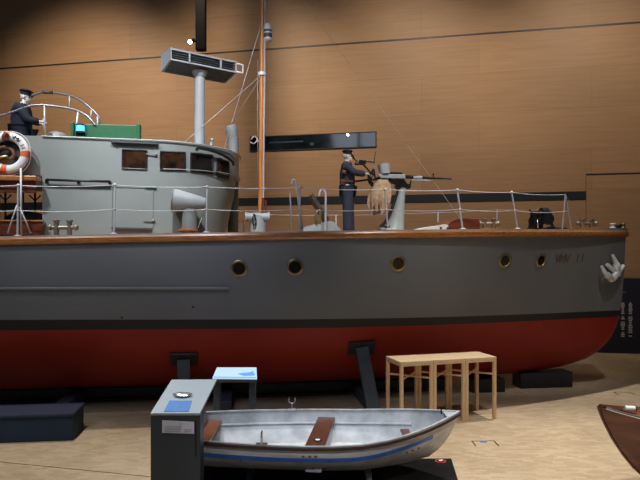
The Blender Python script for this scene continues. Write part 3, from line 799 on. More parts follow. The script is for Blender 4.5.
mb = MB(); mb.tube(spline([V((-13.3,-1.1,zc+.05)), V((-13.0,-1.0,zc+.22)), V((-12.75,-1.1,zc+.1)), V((-12.6,-1.0,zc+.05))], 5), .05, 8); mb.ell((-12.9,-1.0,zc+.08), (.35,.2,.13), 14, 8)
part('tarpaulin', mb, mat('dark_green_cloth', (.012,.016,.012), .9), ck)

# ---- life ring with coil
yr = -1.56
c = L(7.6,152.8,yr)
R0, r0 = .300, .078
lr = thing('life_ring', 'white life ring with orange bands hung at the left end of the bridge side', 'life ring', c)
def ringp(a, rr, off=0): return c + V((rr*math.cos(a), off, rr*math.sin(a)))
mb = MB()
rows = []
for i in range(64):
    a = 2*PI*i/64; o_ = V((math.cos(a),0,math.sin(a)))
    rows.append([c+o_*(R0+r0*math.cos(b_))+V((0,r0*.75*math.sin(b_),0)) for b_ in [2*PI*j/16 for j in range(16)]])
mb.grid(rows+[rows[0]], True, True); part('ring_body', mb, M['ringw'], lr)
for a0 in (90, 0, -100, 168):
    rows = []
    for i in range(7):
        a = math.radians(a0-9+3*i-(3 if a0 == 0 else 0)); o_ = V((math.cos(a),0,math.sin(a)))
        rows.append([c+o_*(R0+(r0+.006)*math.cos(b_))+V((0,(r0*.75+.006)*math.sin(b_),0)) for b_ in [2*PI*j/16 for j in range(16)]])
    part('orange_band', MB().grid(rows, True, True), M['orange'], lr)
rp = []
for k in range(4):
    for i in range(12):
        u = i/12; a = PI/2*(k+u); rp.append(ringp(a, R0+r0+.008+.025*math.sin(PI*u), .02))
part('grab_rope', MB().tube(rp, .012, 6, closed=True), M['rope'], lr)
for i, ch in enumerate('VMV 11'):
    if ch == ' ': continue
    a = math.radians(66-i*10); o_ = V((math.cos(a),0,math.sin(a))); xa = V((math.sin(a),0,-math.cos(a)))
    part('ring_letter', text_mb(ch, .1, ringp(a, R0, -r0*.75-.004), xa, o_, .003), M['ink'], lr)
# dark mounting board behind the ring and the coil inside it
part('ring_bracket', MB().lathe([(0,-.03),(.29,-.03),(.29,.06),(0,.06)], V((c.x,yr+.1,c.z)), (0,1,0), 32), mat('dark_olive_board', (.03,.032,.028), .7), boat)
rc = thing('rope_coil', 'brown coiled line hanging inside the white life ring', 'rope', c)
mb = MB(); P = []
for i in range(80):
    a = 2*PI*i/16; k = 1+.06*math.sin(i*1.7); P.append(V((c.x-.05+.17*k*math.cos(a), yr-.01-.004*i/16, c.z-.04+.12*k*math.sin(a)+.02*(i/80))))
mb.tube(P, .026, 8); part('coil', mb, M['leatherrope'], rc)
part('brass_hook', MB().tube(spline([c+V((-.2,-.06,-.13)), c+V((-.1,-.07,-.1)), c+V((0,-.06,-.07)), c+V((.02,-.05,-.12))], 5), .025, 8), M['brass'], rc)
part('lanyard', MB().tube(spline([c+V((.02,-.08,.34)), c+V((-.02,-.09,.27)), c+V((0,-.08,.2))], 4), .05, 8), M['leather'], rc)

# ------------------------------------------------------------------ DECK GUN
gb = V((L(394,229,0).x, 0, zd(6)+.03))
gun = thing('deck_gun', 'grey machine cannon on a curved pedestal on the foredeck with a canvas bag', 'gun', gb)
def G(px, py, y=0): return L(px, py, y)
# pedestal: tapered column leaning like a horn
cen_ = [((392.5,230),.26,.22),((395,225),.20,.18),((397,218),.16,.15),((398.8,209),.125,.13),((400.2,200),.10,.11),((401.2,194),.085,.10),((402,189.0),.08,.085)]
rows = []
for (p, rx, ry) in cen_:
    q = G(*p); rows.append([q+V((rx*math.cos(2*PI*j/20), ry*math.sin(2*PI*j/20), 0)) for j in range(20)])
mb = MB(); mb.grid(rows, True, True); mb.poly(rows[-1]); ped = part('pedestal', mb, M['grey_lt'], gun)
mb = MB(); P = spline([G(380,227,-.02), G(386,221,-.02), G(390,213,-.02), G(393.5,204,-.02), G(398,191,-.02)], 4); mb.tube(P, .035, 8); part('pedestal_edge', mb, M['iron'], ped)
mb = MB(); mb.bevbox((gb.x-.13,0,gb.z+.03), (.66,.5,.05), .01); mb.bevbox((gb.x-.2,0,gb.z+.1), (.3,.4,.05), .01); part('base_plate', mb, M['grey_lt'], ped)
mb = MB(); mb.cyl((gb.x-.28,-.15,gb.z+.1), (gb.x-.28,-.15,gb.z+.17), .05, .03, 8); mb.bevbox((gb.x-.2,-.2,gb.z+.14), (.1,.08,.05), .01); part('base_fitting', mb, M['iron'], ped)
# cradle
mb = MB(); mb.bar(G(388,180), G(410,187), .12, .09); mb.bar(G(396,188), G(405,182), .14, .12); mb.tube(spline([G(402,184), G(408,188), G(410,186), G(410.5,181)], 4), .018, 6); part('cradle', mb, M['iron'], gun)
mb = MB(); mb.bevbox(G(391.5,176.6), (.62,.11,.10), .02, Matrix.Rotation(-.0,3,'Y')); mb.cyl(G(378,176.5), G(422,177.3), .035, .035, 12); rec = part('receiver', mb, M['grey_lt'], gun)
mb = MB(); mb.bar(G(377,180), G(404,180.5), .08, .045); mb.bevbox(G(396,173.3), (.28,.07,.05), .01); mb.cyl(G(404,176.6), G(410,176.8), .05, .045, 12); part('breech_block', mb, M['iron'], rec)
mb = MB(); mb.tube([G(409,177), G(420,177.4), G(430,177.9), G(446,178.6), G(451.5,178.8)], [.042,.035,.03,.018,.022], 12); bl = part('barrel', mb, M['iron'], gun)
mb = MB(); mb.tube([G(412,180), G(426,180.5), G(431,180.7)], [.02,.024,.012], 8); mb.cyl(G(413,177.5), G(422,177.7), .043, .043, 10); part('recoil_tube', mb, M['grey_lt'], bl)
mb = MB(); mb.bar(G(433,178), G(433.3,173.5), .02, .02); mb.ell(G(433.3,174.2), (.02,.02,.03), 8, 6); part('front_sight', mb, M['iron'], bl)
# drum magazine
a = G(385,174.2); b = G(383.6,164.6,.03)
mb = MB(); mb.lathe([(0,0),(.115,0),(.12,.02),(.135,.2),(.14,.215),(0,.215)], a, (b-a), 24); part('drum_magazine', mb, mat('pale_grey_metal', (.5,.56,.6), .35, .1), gun)
mb = MB(); mb.tube(spline([G(373,186,-.1), G(369.5,182,-.1), G(369,176,-.1), G(371,172,-.1)], 5), .03, 8); mb.tube(spline([G(376,186,.12), G(371,182,.12), G(371.5,174,.12), G(373.5,169,.12)], 5), .03, 8)
mb.bar(G(373,180,-.1), G(380,177,-.05), .04, .04); mb.bar(G(373,180,.12), G(380,177,.05), .04, .04); mb.bar(G(374,170,0), G(375,178,0), .03, .03); part('shoulder_rest', mb, M['iron'], gun)
mb = MB(); mb.bar(G(373,179.5,-.05), G(356,181.5,-.05), .025, .03); mb.bar(G(368,179.5,-.05), G(352,181.5,-.1), .03, .03); part('trigger_bar', mb, M['iron'], gun)
# ring sight arm
mb = MB(); mb.tube(spline([G(352,156.5), G(355,159.5), G(358,163), G(362,165)], 4), .014, 6); mb.tube([G(355,163.5), G(366,161), G(374.5,162)], .022, 8); mb.bevbox(G(362.5,162), (.16,.05,.09), .01); mb.bevbox(G(357,164), (.1,.04,.05), .01); mb.tube([G(374,162), G(375.5,152)], .008, 6); mb.tube([G(362,163), G(370,172,.05), G(374,175,.05)], .018, 6)
mb.ell(G(353,157), (.03,.03,.03), 8, 6); part('sight_arm', mb, M['iron'], gun)
# canvas case-catcher bag
rows = []
N_ = 28
prof = [(382.5,180,.15,.09),(382,184,.19,.12),(381,190,.225,.14),(380,196,.245,.14),(379.3,202,.235,.13),(378.8,206,.20,.10),(378.3,209,.15,.06)]
for (px, py, rx, ry) in prof:
    q = G(px, py); rw = []
    for j in range(N_):
        a = 2*PI*j/N_; fold = 1+(.13*math.sin(a*7+py*.12)+.08*math.sin(a*11-py*.1))*(1 if py > 186 else .4)
        zj = .09*math.sin(a*3+1)*max(0, (py-200)/9) + .05*math.sin(a*7)*max(0, (py-200)/9)
        rw.append(q+V((rx*math.cos(a)*(1+(fold-1)*.5 if py < 200 else fold), ry*math.sin(a)*fold, zj)))
    rows.append(rw)
mb = MB(); mb.grid(rows, True, True); mb.poly(rows[-1]); bag = part('canvas_bag', mb, M['tan'], gun)
mb = MB()
for (x0, y0, x1, y1) in ((373,203,371.5,209),(376,204,376.5,212),(383,204,381,211),(388,202,387,208)): mb.tube([G(x0,y0,-.06), G((x0+x1)/2,(y0+y1)/2,-.05), G(x1,y1,-.04)], [.05,.035,.008], 8)
part('bag_tie', mb, M['tan'], bag)

# ------------------------------------------------------------------ PEOPLE
def eval_mesh(me, mods):
    ob = bpy.data.objects.new('tmp', me); COL.objects.link(ob)
    for ty, kw in mods:
        md = ob.modifiers.new(ty, ty)
        for k, v in kw.items(): setattr(md, k, v)
    dg = bpy.context.evaluated_depsgraph_get(); dg.update()
    out = bpy.data.meshes.new_from_object(ob.evaluated_get(dg)); bpy.data.objects.remove(ob); return out
def skin_mesh(nodes, edges, root=0, sub=2):
    bm = bmesh.new(); lay = bm.verts.layers.skin.verify(); vs = []
    for i, (p, r) in enumerate(nodes):
        v = bm.verts.new(p); rr = r if isinstance(r, tuple) else (r, r); v[lay].radius = rr; v[lay].use_root = (i == root); vs.append(v)
    for a, b in edges: bm.edges.new((vs[a], vs[b]))
    me = bpy.data.meshes.new('sk'); bm.to_mesh(me); bm.free()
    return eval_mesh(me, [('SKIN', dict(use_smooth_shade=True)), ('SUBSURF', dict(levels=sub, render_levels=sub))])
def to_mb(me):
    b = MB(); b.add([v.co.copy() for v in me.vertices], [list(p.vertices) for p in me.polygons], True); return b
def fuse(mbs, voxel):
    b = MB()
    for q in mbs: b.add(q.v, q.f, True)
    me = bpy.data.meshes.new('f'); me.from_pydata([tuple(p) for p in b.v], [], b.f); me.update()
    me2 = eval_mesh(me, [('REMESH', dict(mode='VOXEL', voxel_size=voxel, use_smooth_shade=True)), ('SMOOTH', dict(factor=.5, iterations=2))])
    return to_mb(me2)
def chain(nodes, edges, parent, pts):
    prev = parent
    for p, r in pts: nodes.append((V(p), r)); edges.append((prev, len(nodes)-1)); prev = len(nodes)-1
    return prev
def hand(nodes, edges, wrist_i, wrist, fwd, down, side):
    # palm then five fingers curling towards `down`; side = direction of the thumb
    fwd = V(fwd).normalized(); down = V(down).normalized(); side = V(side).normalized()
    palm = wrist+fwd*.045; nodes.append((palm, (.030,.020))); edges.append((wrist_i, len(nodes)-1)); pi_ = len(nodes)-1
    for k, ln in enumerate((.82,.95,1.0,.9)):
        o_ = side*(.033-.022*k) if True else 0
        a = palm+fwd*.045+o_; b = a+(fwd*.7+down*.7)*.030*ln; c_ = b+(down*.95-fwd*.2)*.028*ln
        chain(nodes, edges, pi_, [(a,.0095),(b,.0088),(c_,.0075)])
    a = wrist+fwd*.03+side*.035; chain(nodes, edges, pi_, [(a,.012),(a+(fwd*.7+down*.5+side*.3).normalized()*.035,.0105),(a+(fwd*.5+down*.9).normalized()*.062,.009)])
def make_person(name, label, J, feet, cap_style, jmat, tmat, tilt=0, bulk=1.0):
    """J: joints in boat frame, figure faces +x."""
    head = J['head']; neck = J['neck']; chest = J['chest']; pelvis = J['pelvis']
    nodes = [(pelvis, (.12,.10))]; edges = []
    c1 = chain(nodes, edges, 0, [(pelvis.lerp(chest,.5), (.11,.10)), (chest, (.15,.105)), (chest.lerp(neck,.75), (.08,.07)), (neck, .052), (head+V((-.01,0,-.05)), .055)])
    ci = 2
    for sd in ('R', 'L'):
        sh, el, wr = J['sh'+sd], J['el'+sd], J['wr'+sd]
        w_ = chain(nodes, edges, ci, [(sh,.058),(sh.lerp(el,.5),.048),(el,.04),(el.lerp(wr,.4),.038),(wr,.026)])
        f = (wr-el).normalized(); hand(nodes, edges, w_, wr, f, V((.2,0,-1)), V((0, 1 if sd == 'R' else -1, .35)))
        hp, kn, an_ = J['hp'+sd], J['kn'+sd], J['an'+sd]
        chain(nodes, edges, 0, [(hp,.09),(hp.lerp(kn,.5),.075),(kn,.055),(kn.lerp(an_,.35),.052),(an_,.035),(an_+V((.05,0,-.045)),.035),(an_+V((.16,0,-.055)),.028)])
    body = to_mb(skin_mesh(nodes, edges))
    R = Matrix.Rotation(tilt, 3, 'Y')
    hd = MB(); hc = head
    def hp_(x, y, z): return hc + R @ V((x, y, z))
    hd.ell(hp_(-.012,0,.03), (.098,.077,.10), 20, 14, R)         # cranium
    hd.ell(hp_(.028,0,-.035), (.062,.056,.080), 18, 12, R)       # face
    hd.ell(hp_(.058,0,-.090), (.028,.030,.026), 12, 8, R)        # chin
    hd.ell(hp_(.030,0,-.075), (.05,.05,.035), 12, 8, R)          # jaw
    hd.tube([hp_(.080,0,.012), hp_(.102,0,-.028), hp_(.088,0,-.038)], [.010,.015,.012], 8)   # nose
    hd.ell(hp_(.078,0,.018), (.018,.048,.012), 12, 6, R)         # brow
    hd.ell(hp_(.082,0,-.060), (.014,.024,.010), 10, 6, R)        # lips
    for s_ in (-1, 1): hd.ell(hp_(-.008,s_*.080,-.012), (.020,.010,.032), 10, 8, R)
    hb_ = fuse([body, hd], .0085)
    base = V((pelvis.x, pelvis.y, feet))
    person = solo(name, hb_, M['skin'], base, BM, label, 'person')
    person.data.materials.append(M['ink'])
    # eyes
    e = MB()
    for s_ in (-1, 1): e.ell(hp_(.078,s_*.028,.0), (.012,.014,.008), 10, 6, R)
    part('eyes', e, M['ink'], person)
    # jacket
    k = bulk
    nodes = [(pelvis+V((0,0,-.05)), (.15*k,.125*k))]; edges = []
    chain(nodes, edges, 0, [(pelvis+V((0,0,.10)), (.14*k,.12*k)), (pelvis.lerp(chest,.55), (.15*k,.125*k)), (chest, (.175*k,.13*k)), (chest.lerp(neck,.6), (.11*k,.09*k)), (neck+V((0,0,-.04)), .072)])
    for sd in ('R', 'L'):
        sh, el, wr = J['sh'+sd], J['el'+sd], J['wr'+sd]
        chain(nodes, edges, 3, [(sh,.080*k),(sh.lerp(el,.5),.068*k),(el,.060*k),(el.lerp(wr,.5),.054*k),(wr+(el-wr)*.04,.050*k)])
    part('jacket', to_mb(skin_mesh(nodes, edges)), jmat, person)
    nodes = [(pelvis, (.140*k,.125*k))]; edges = []
    for sd in ('R', 'L'):
        hp, kn, an_ = J['hp'+sd], J['kn'+sd], J['an'+sd]
        chain(nodes, edges, 0, [(hp,.11*k),(hp.lerp(kn,.5),.10*k),(kn,.092*k),(kn.lerp(an_,.5),.09*k),(an_+V((0,0,.0)),.09*k),(an_+V((0,0,-.06)),.088*k)])
    part('trousers', to_mb(skin_mesh(nodes, edges)), tmat, person)
    for sd in ('R', 'L'):
        an_ = J['an'+sd]; m_ = MB(); 
        m_.tube([an_+V((-.03,0,.02)), an_+V((-.03,0,-.03)), an_+V((.03,0,-.045)), an_+V((.10,0,-.052)), an_+V((.17,0,-.055)), an_+V((.20,0,-.055))], [.045,.048,.045,.042,.038,.02], 12)
        m_.box(an_+V((.07,0,-.092)), (.27,.085,.02)); part('shoe', m_, M['black'], person)
    # collar
    part('collar', MB().lathe([(.066,-.035),(.070,.0),(.062,.025)], neck+V((0,0,-.01)), (0.1,0,1), 18), M['white'] if cap_style == 'officer' else M['red'], person)
    # cap: band, flat crown, peak
    m_ = MB(); ax = R @ V((0,0,1)); co = hp_(-.005,0,.045)
    m_.lathe([(.096,0),(.100,.03),(.098,.045),(.122,.06),(.126,.075),(.10,.095),(.0,.10)] if cap_style == 'officer' else [(.094,0),(.099,.03),(.10,.045),(.118,.058),(.116,.078),(.09,.088),(.0,.09)], co, ax, 24)
    cp = part('cap', m_, M['navy'], person)
    pk = MB(); ro, ri = [], []
    for i in range(9):
        a = math.radians(-60+15*i); ro.append(co+R @ V((.085*math.cos(a)+.060*max(0, math.cos(a)), .09*math.sin(a), -.015))); ri.append(co+R @ V((.085*math.cos(a), .09*math.sin(a), .012)))
    pk.grid([ri, ro]); pk.grid([[p+V((0,0,-.006)) for p in ri], [p+V((0,0,-.006)) for p in ro]]); pk.grid([ro,[p+V((0,0,-.006)) for p in ro]])
    part('cap_peak', pk, M['black'], cp)
    return person, hp_

# gunner standing behind the cannon
zf = zd(7)+.035
px_ = L(348,200,0).x
def J1(px, py, y=0): return L(px, py, y)
J = dict(head=J1(347.6,156.3), neck=J1(346.6,162.2), chest=J1(346.8,168.5), pelvis=J1(347.6,186.5),
         shR=J1(346.6,165.5,-.18), elR=J1(353.5,172.3,-.22), wrR=J1(365.5,173.6,-.13),
         shL=J1(346.8,165.5,.18), elL=J1(355,173,.22), wrL=J1(366.5,174.5,.10),
         hpR=J1(347.4,190,-.09), knR=J1(347.6,208.5,-.10), anR=V((J1(347.8,226,-.11).x,-.11,zf+.10)),
         hpL=J1(348.4,190,.09), knL=J1(349.2,208.5,.10), anL=V((J1(350,226,.11).x,.11,zf+.10)))
gp, hpf = make_person('person', 'person in dark blue naval uniform and cap standing behind the deck gun holding its grips', J, zf, 'sailor', M['navy2'], M['navy2'], bulk=1.28)
c = J1(342.5,182.5,-.12)
mb = MB(); mb.bevbox(c, (.12,.09,.13), .025); mb.bevbox(c+V((0,-.045,.03)), (.11,.02,.06), .008); part('belt_pouch', mb, M['leather'], gp)
mb = MB(); mb.bevbox(J1(344,172,-.2), (.1,.06,.08), .02); part('hip_flask', mb, M['leather'], gp)
rows = []
for zz in (-.02, .02):
    rows.append([J['pelvis']+V((.17*math.cos(2*PI*i/24), .19*math.sin(2*PI*i/24), .1+zz)) for i in range(24)])
part('belt', MB().grid(rows, True, True), M['leather'], gp)

# helmsman on the bridge
yb = -.55
J2 = lambda px, py, y=yb: L(px, py, y)
hx = J2(25.5,97).x
zt2 = J2(25,91).z
J = dict(head=J2(25.8,97.2), neck=J2(23.8,103), chest=J2(21.8,111), pelvis=J2(21.5,130),
         shR=J2(21.5,107.8,yb-.18), elR=J2(27.5,120.5,yb-.22), wrR=J2(40.0,121.5,yb-.14),
         shL=J2(23,107.8,yb+.18), elL=J2(29,119.5,yb+.22), wrL=J2(41,123.5,yb+.10))
pv = J['pelvis']; zf2 = 4.74
for sd, sy in (('R', -.10), ('L', .10)):
    J['hp'+sd] = pv+V((.02,sy,-.06)); J['kn'+sd] = V((pv.x+.07, yb+sy, zf2+.46)); J['an'+sd] = V((pv.x+.02, yb+sy, zf2+.10))
# keep leg lengths sensible by bending a little
sp_, hpf2 = make_person('person', 'person in dark navy jacket and white collar standing on the bridge behind the curved rails', J, zf2, 'officer', M['navy'], M['navy'], .12, bulk=1.5)
ph_ = part('steering_lever', MB().tube([V((J2(45,127).x,yb,4.74)), J2(44.5,126), J2(44,121)], .022, 8).ell(J2(44,120.5), (.035,.035,.04), 10, 8), M['wire'], boat)

# ------------------------------------------------------------------ CRADLE UNDER THE HULL
def Bbox(c, size): return MB().bevbox(c, size, .012)
s0, s1 = 1.45, 2.68
solo('keel_block', MB().bevbox((-(s0+s1)/2,-.0,.175), (s1-s0,.45,.35), .01), M['black'], (-(s0+s1)/2,0,0), BM, 'black keel block on the floor under the bow', 'block')
solo('keel_block', MB().bevbox((-3.55,-.15,.145), (.75,.7,.29), .01), M['black'], (-3.55,0,0), BM, 'smaller black keel block behind the wooden stands', 'block')
cb = thing('cradle_beam', 'dark steel cradle beam lying on the floor under the keel', 'beam', (-9,-.1,0))
mb = MB(); mb.box((-9.3,-.1,.03), (9.8,.3,.03)); mb.box((-9.3,-.1,.25), (9.8,.3,.03)); mb.box((-9.3,-.1,.14), (9.8,.05,.2)); part('beam', mb, M['steel'], cb)
for xx in (-6.4,-9.2,-12.2):
    mb = MB(); mb.bevbox((xx,-.1,.14), (.25,3.0,.22), .01); part('cross_beam', mb, M['steel'], cb)
def prop(name, label, plate, foot, w):
    q, n = hull_hit(*plate); f = BI @ FL(*foot)
    t = thing(name, label, 'support', (f.x, f.y, 0))
    d = (V((f.x,f.y,.03))-q).normalized()
    x = V((1,0,0)); up = n.cross(x).normalized(); R = Matrix((x, up, n)).transposed()
    m_ = MB(); m_.bevbox(q+n*.03, (w*2.2,.30,.05), .008, R); part('hull_pad', m_, M['black'], t)
    m_ = MB(); m_.bar(q+n*.03, V((f.x,f.y,.03)), w, .16, (0,1,0)); part('prop_post', m_, M['steel'], t)
    m_ = MB(); m_.bevbox((f.x,f.y,.015), (w*2,.34,.03), .006); part('foot_plate', m_, M['black'], t)
prop('hull_prop', 'blue black steel prop leaning against the hull beside the wooden stands', (361,347), (374,415), .24)
prop('hull_prop', 'dark steel prop under the hull behind the grey information podium', (184,358), (185,416), .23)

# ------------------------------------------------------------------ WOODEN STANDS
fl0 = V((1.40,10.45,0)); fr0 = V((3.24,11.0,0)); d = (fr0-fl0); Wd = d.length/3; yawS = math.atan2(d.y, d.x)
HS = 1.147; DS = .66
labels = ['pale birch stand on four legs, leftmost of the three, nearest the leaning prop', 'pale birch stand on four legs, middle one of the row of three', 'pale birch stand on four legs, rightmost of the three, over bare floor']
proto = None
for i in range(3):
    c0_ = fl0+d*(i+.5)/3; Mx = Matrix.Translation(c0_) @ Matrix.Rotation(yawS, 4, 'Z') @ Matrix.Translation((0,DS/2,0))
    if i == 0:
        st = thing('wooden_stand', labels[0], 'stand', (0,0,0), Mx, 'birch stands in a row'); proto = st
        w, lg = Wd-.006, .058
        part('top', MB().bevbox((0,0,HS-.03), (w,DS,.035), .004), M['birch2'], st)
        ap = MB()
        for sy in (-1, 1): ap.box((0, sy*(DS/2-.012), HS-.07), (w-.04,.022,.05))
        for sx_ in (-1, 1): ap.box((sx_*(w/2-.012), 0, HS-.07), (.022,DS-.04,.05))
        part('apron', ap, M['birch'], st)
        for sx_ in (-1, 1):
            for sy in (-1, 1): part('leg', MB().bevbox((sx_*(w/2-lg/2), sy*(DS/2-lg/2), (HS-.05)/2), (lg,lg,HS-.05), .004), M['birch'], st)
        part('cross_brace', MB().bar((-w/2+.03,-DS/2+.03,HS-.33), (w/2-.03,DS/2-.03,HS-.33), .02, .03).bar((-w/2+.03,DS/2-.03,HS-.33), (w/2-.03,-DS/2+.03,HS-.33), .02, .03), M['birch'], st)
    else:
        st = proto.copy(); COL.objects.link(st); st.matrix_world = Mx; st['label'] = labels[i]
        for ch in [o for o in bpy.data.objects if o.parent == proto]:
            c_ = ch.copy(); COL.objects.link(c_); c_.parent = st

# ------------------------------------------------------------------ BENCH
cr = FL(72.5,440.8); ym = math.radians(7.5)
Mx = Matrix.Translation(cr) @ Matrix.Rotation(ym, 4, 'Z')
bn = thing('low_bench', 'long low dark blue upholstered bench at the left edge on the floor', 'bench', (0,0,0), Mx)
part('bench_base', MB().bevbox((-1.5,.36,.19), (3.0,.68,.38), .01), M['bench'], bn)
part('bench_cushion', MB().bevbox((-1.5,.36,.415), (3.04,.73,.07), .025), M['bench2'], bn)

# ------------------------------------------------------------------ LIT SCREEN DESK
sdesk = thing('display_desk', 'dark desk with a lit pale blue sloping screen under the hull', 'display', (-1.36,9.45,0), ID)
a, b, c, dd_ = W(217,368.5,9.65), W(256.5,368.5,9.65), W(257,379.5,9.3), W(212.5,379,9.3)
top_ = MB(); 
nrm = (b-a).cross(dd_-a).normalized()
if nrm.z < 0: nrm = -nrm
part('screen', MB().prism([a,b,c,dd_], nrm*.02), M['screen'], sdesk)
def SC(u, v): return a.lerp(b,u).lerp(dd_.lerp(c,u), v)+nrm*.021
part('screen_picture', MB().prism([SC(.55,.62),SC(.66,.52),SC(.8,.5),SC(.9,.38),SC(.93,.38),SC(.92,.52),SC(.97,.6),SC(.93,.78),SC(.7,.8)], nrm*.002), M['screenb'], sdesk)
part('screen_mark', MB().prism([SC(.02,.90),SC(.98,.90),SC(.98,.97),SC(.02,.97)], nrm*.002), M['screenb'], sdesk)
part('desk_tray', MB().prism([a-nrm*.005,b-nrm*.005,c-nrm*.005,dd_-nrm*.005], -nrm*.05), M['grey_dk'], sdesk)
for u in (.06, .9):
    p = SC(u, .5); part('desk_leg', MB().bevbox((p.x,9.48,(p.z-.07)/2), (.10,.14,p.z-.08), .006), M['steel'], sdesk)
part('desk_foot', MB().bevbox((-1.36,9.48,.03), (.85,.4,.05), .008), M['black'], sdesk)

# ------------------------------------------------------------------ DINGHY ON ITS PLINTH
pl = thing('dinghy_plinth', 'low black plinth on the floor under the aluminium dinghy', 'plinth', (-.5,7.4,0), ID)
part('plinth_slab', MB().prism([V((-2.0,6.35,0)),V((1.62,6.35,0)),V((1.86,8.5,0)),V((-2.05,8.5,0))], (0,0,.12)), M['plinth'], pl, bevel=.006)
q = W(440.5,461,0); 
def PT(px, py, z): return W(px, py, (E-z)*F/(py-HY))
c = PT(440.5,461,.12)
part('warning_sign', MB().lathe([(0,.004),(.078,.004),(.078,0)], c, (0,0,1), 28), M['signred'], pl, 'round red and white do-not-touch sign')
part('sign_disc', MB().lathe([(0,.006),(.058,.006),(.058,.0)], c, (0,0,1), 28), M['black'], pl)
part('sign_hand', MB().bevbox(c+V((0,0,.008)), (.05,.05,.004), .001).ell(c+V((.02,.02,.008)), (.02,.02,.004), 10, 4), M['white'], pl)

YD = 7.92; XB = 1.85; LD = 3.47
DK = [(0,.93),(.03,.86),(.12,.66),(.2,.53),(.38,.35),(.75,.27),(1.4,.235),(3.47,.27)]
def dk(s): return lerp_tab(DK, s)
def dz(s): return .735+.195*max(0, 1-s/1.5)**1.5+.02*max(0,(s-2.2)/1.3)
def dbm(s):
    b = .87*(1-(1-min(s/1.9,1))**2.4)
    if s > 1.9: b -= .22*((s-1.9)/1.57)**1.7
    return b
def dhb(s, z):
    k, d_ = dk(s), dz(s)
    if z <= k: return 0
    t = min((z-k)/(d_-k), 1); w = min(s/1.2, 1)
    return dbm(s)*((1-w)*t**.8+w*(.10*t+.90*(1-(1-t)**2.6)**.55))
DS_ = [0,.015,.03,.07,.12,.2,.3,.42,.58,.8,1.05,1.35,1.7,2.05,2.4,2.75,3.1,3.3,3.45,3.47]
dg_ = thing('aluminium_dinghy', 'small open aluminium dinghy with blue stripe resting on the black plinth', 'boat', (.1,YD,.12), ID)
def drow(s, inset=0, lift=0):
    k, d_ = dk(s)+lift, dz(s); r = []
    for i in range(17):
        t = (i/16)**1.4; z = k+(d_-k)*t; y = max(dhb(s, z)-inset, 0) if i else 0
        r.append(V((XB-s, -y, z)))
    return r
rows = [drow(s) for s in DS_]
full = [[V((p.x, -p.y, p.z)) for p in reversed(r[1:])]+r for r in rows]
full = [[V((p.x, YD+p.y, p.z)) for p in r] for r in full]
mb = MB(); mb.grid(full); mb.poly(full[-1]); dh = part('dinghy_hull', mb, M['alu'], dg_)
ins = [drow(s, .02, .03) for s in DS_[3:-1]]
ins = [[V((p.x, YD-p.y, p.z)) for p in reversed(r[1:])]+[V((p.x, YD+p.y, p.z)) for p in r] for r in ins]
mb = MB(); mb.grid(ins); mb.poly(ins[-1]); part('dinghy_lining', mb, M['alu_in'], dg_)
# floor boards
fr_ = []
zfb = .36
for s in DS_[7:-1]:
    b = dhb(s, zfb)-.015
    fr_.append([V((XB-s, YD+b*j/4, zfb)) for j in range(-4,5)])
part('dinghy_floor', MB().grid(fr_, False), mat('dinghy_floor_grey', (.55,.58,.6), .5, var=.15, scale=10), dg_)
# side bench flanges (light ledge inside)
mb = MB()
for sg in (-1, 1):
    P = [V((XB-s, YD+sg*(dhb(s, dz(s)-.17)-.035), dz(s)-.17)) for s in DS_[8:-1]]; mb.tube(P, .02, 6)
part('inner_stringer', mb, M['alu_in'], dh)
# gunwale and rub rail
def gsweep(sec):
    m_ = MB()
    for sg in (-1, 1):
        rows = []
        for s in DS_:
            e = .01; n = V((max((dbm(s+e)-dbm(max(s-e,0)))/(2*e), 0) if s < 1.9 else 0, 1, 0)).normalized()
            c_ = V((XB-s, dbm(s), dz(s))); rows.append([V((q_.x, YD+sg*q_.y, q_.z)) for q_ in [c_+n*a_+V((0,0,h_)) for a_, h_ in sec]])
        m_.grid(rows, True, True)
    return m_
gw = part('gunwale', gsweep([(-.035,-.005),(-.035,.012),(.002,.014),(.002,-.005)]), M['alu_in'], dg_)
part('rub_rail', gsweep([(.0,-.045),(.020,-.04),(.022,-.0),(.0,.008)]), M['rub'], dg_)
part('bow_deck_plate', MB().poly([V((XB,YD,dz(0)+.006))]+[V((XB-s, YD-dbm(s), dz(s)+.006)) for s in DS_[1:6]]+[V((XB-s, YD+dbm(s), dz(s)+.006)) for s in reversed(DS_[1:6])]), M['alu_in'], gw)
c = V((XB-.25, YD, dz(.25)+.02)); P = [c+V((0,.03*math.cos(a*PI/6), .03+.03*math.sin(a*PI/6))) for a in range(12)]
part('bow_ring', MB().tube(P, .007, 6, closed=True), M['iron'], gw)
# blue stripe on the near and far sides
def stripe_rows(sg):
    r1, r2 = [], []
    for i in range(26):
        s = .42+(3.44-.42)*i/25; off = .165+.025*min(1, s/1.5); z1 = dz(s)-off*.74; z2 = z1-.058
        r1.append(V((XB-s, YD+sg*(dhb(s,z1)+.004), z1))); r2.append(V((XB-s, YD+sg*(dhb(s,z2)+.004), z2)))
    return [r1, r2]
part('side_stripe', MB().grid(stripe_rows(-1)).grid(stripe_rows(1)), M['blue'], dh)
# scuffs near the bow and rivets
mb = MB()
for s, dz_ in ((.62,.30),(.70,.305),(.78,.30),(1.9,.14),(1.97,.14),(2.05,.14),(1.72,.37),(1.8,.39),(1.86,.385),(1.93,.38),(2.75,.30),(2.80,.27)):
    z = dz(s)-dz_*.8; mb.ell(V((XB-s, YD-dhb(s,z)-.001, z)), (.02,.004,.012), 8, 6)
part('rust_spot', mb, mat('rust', (.12,.06,.05), .8), dh)
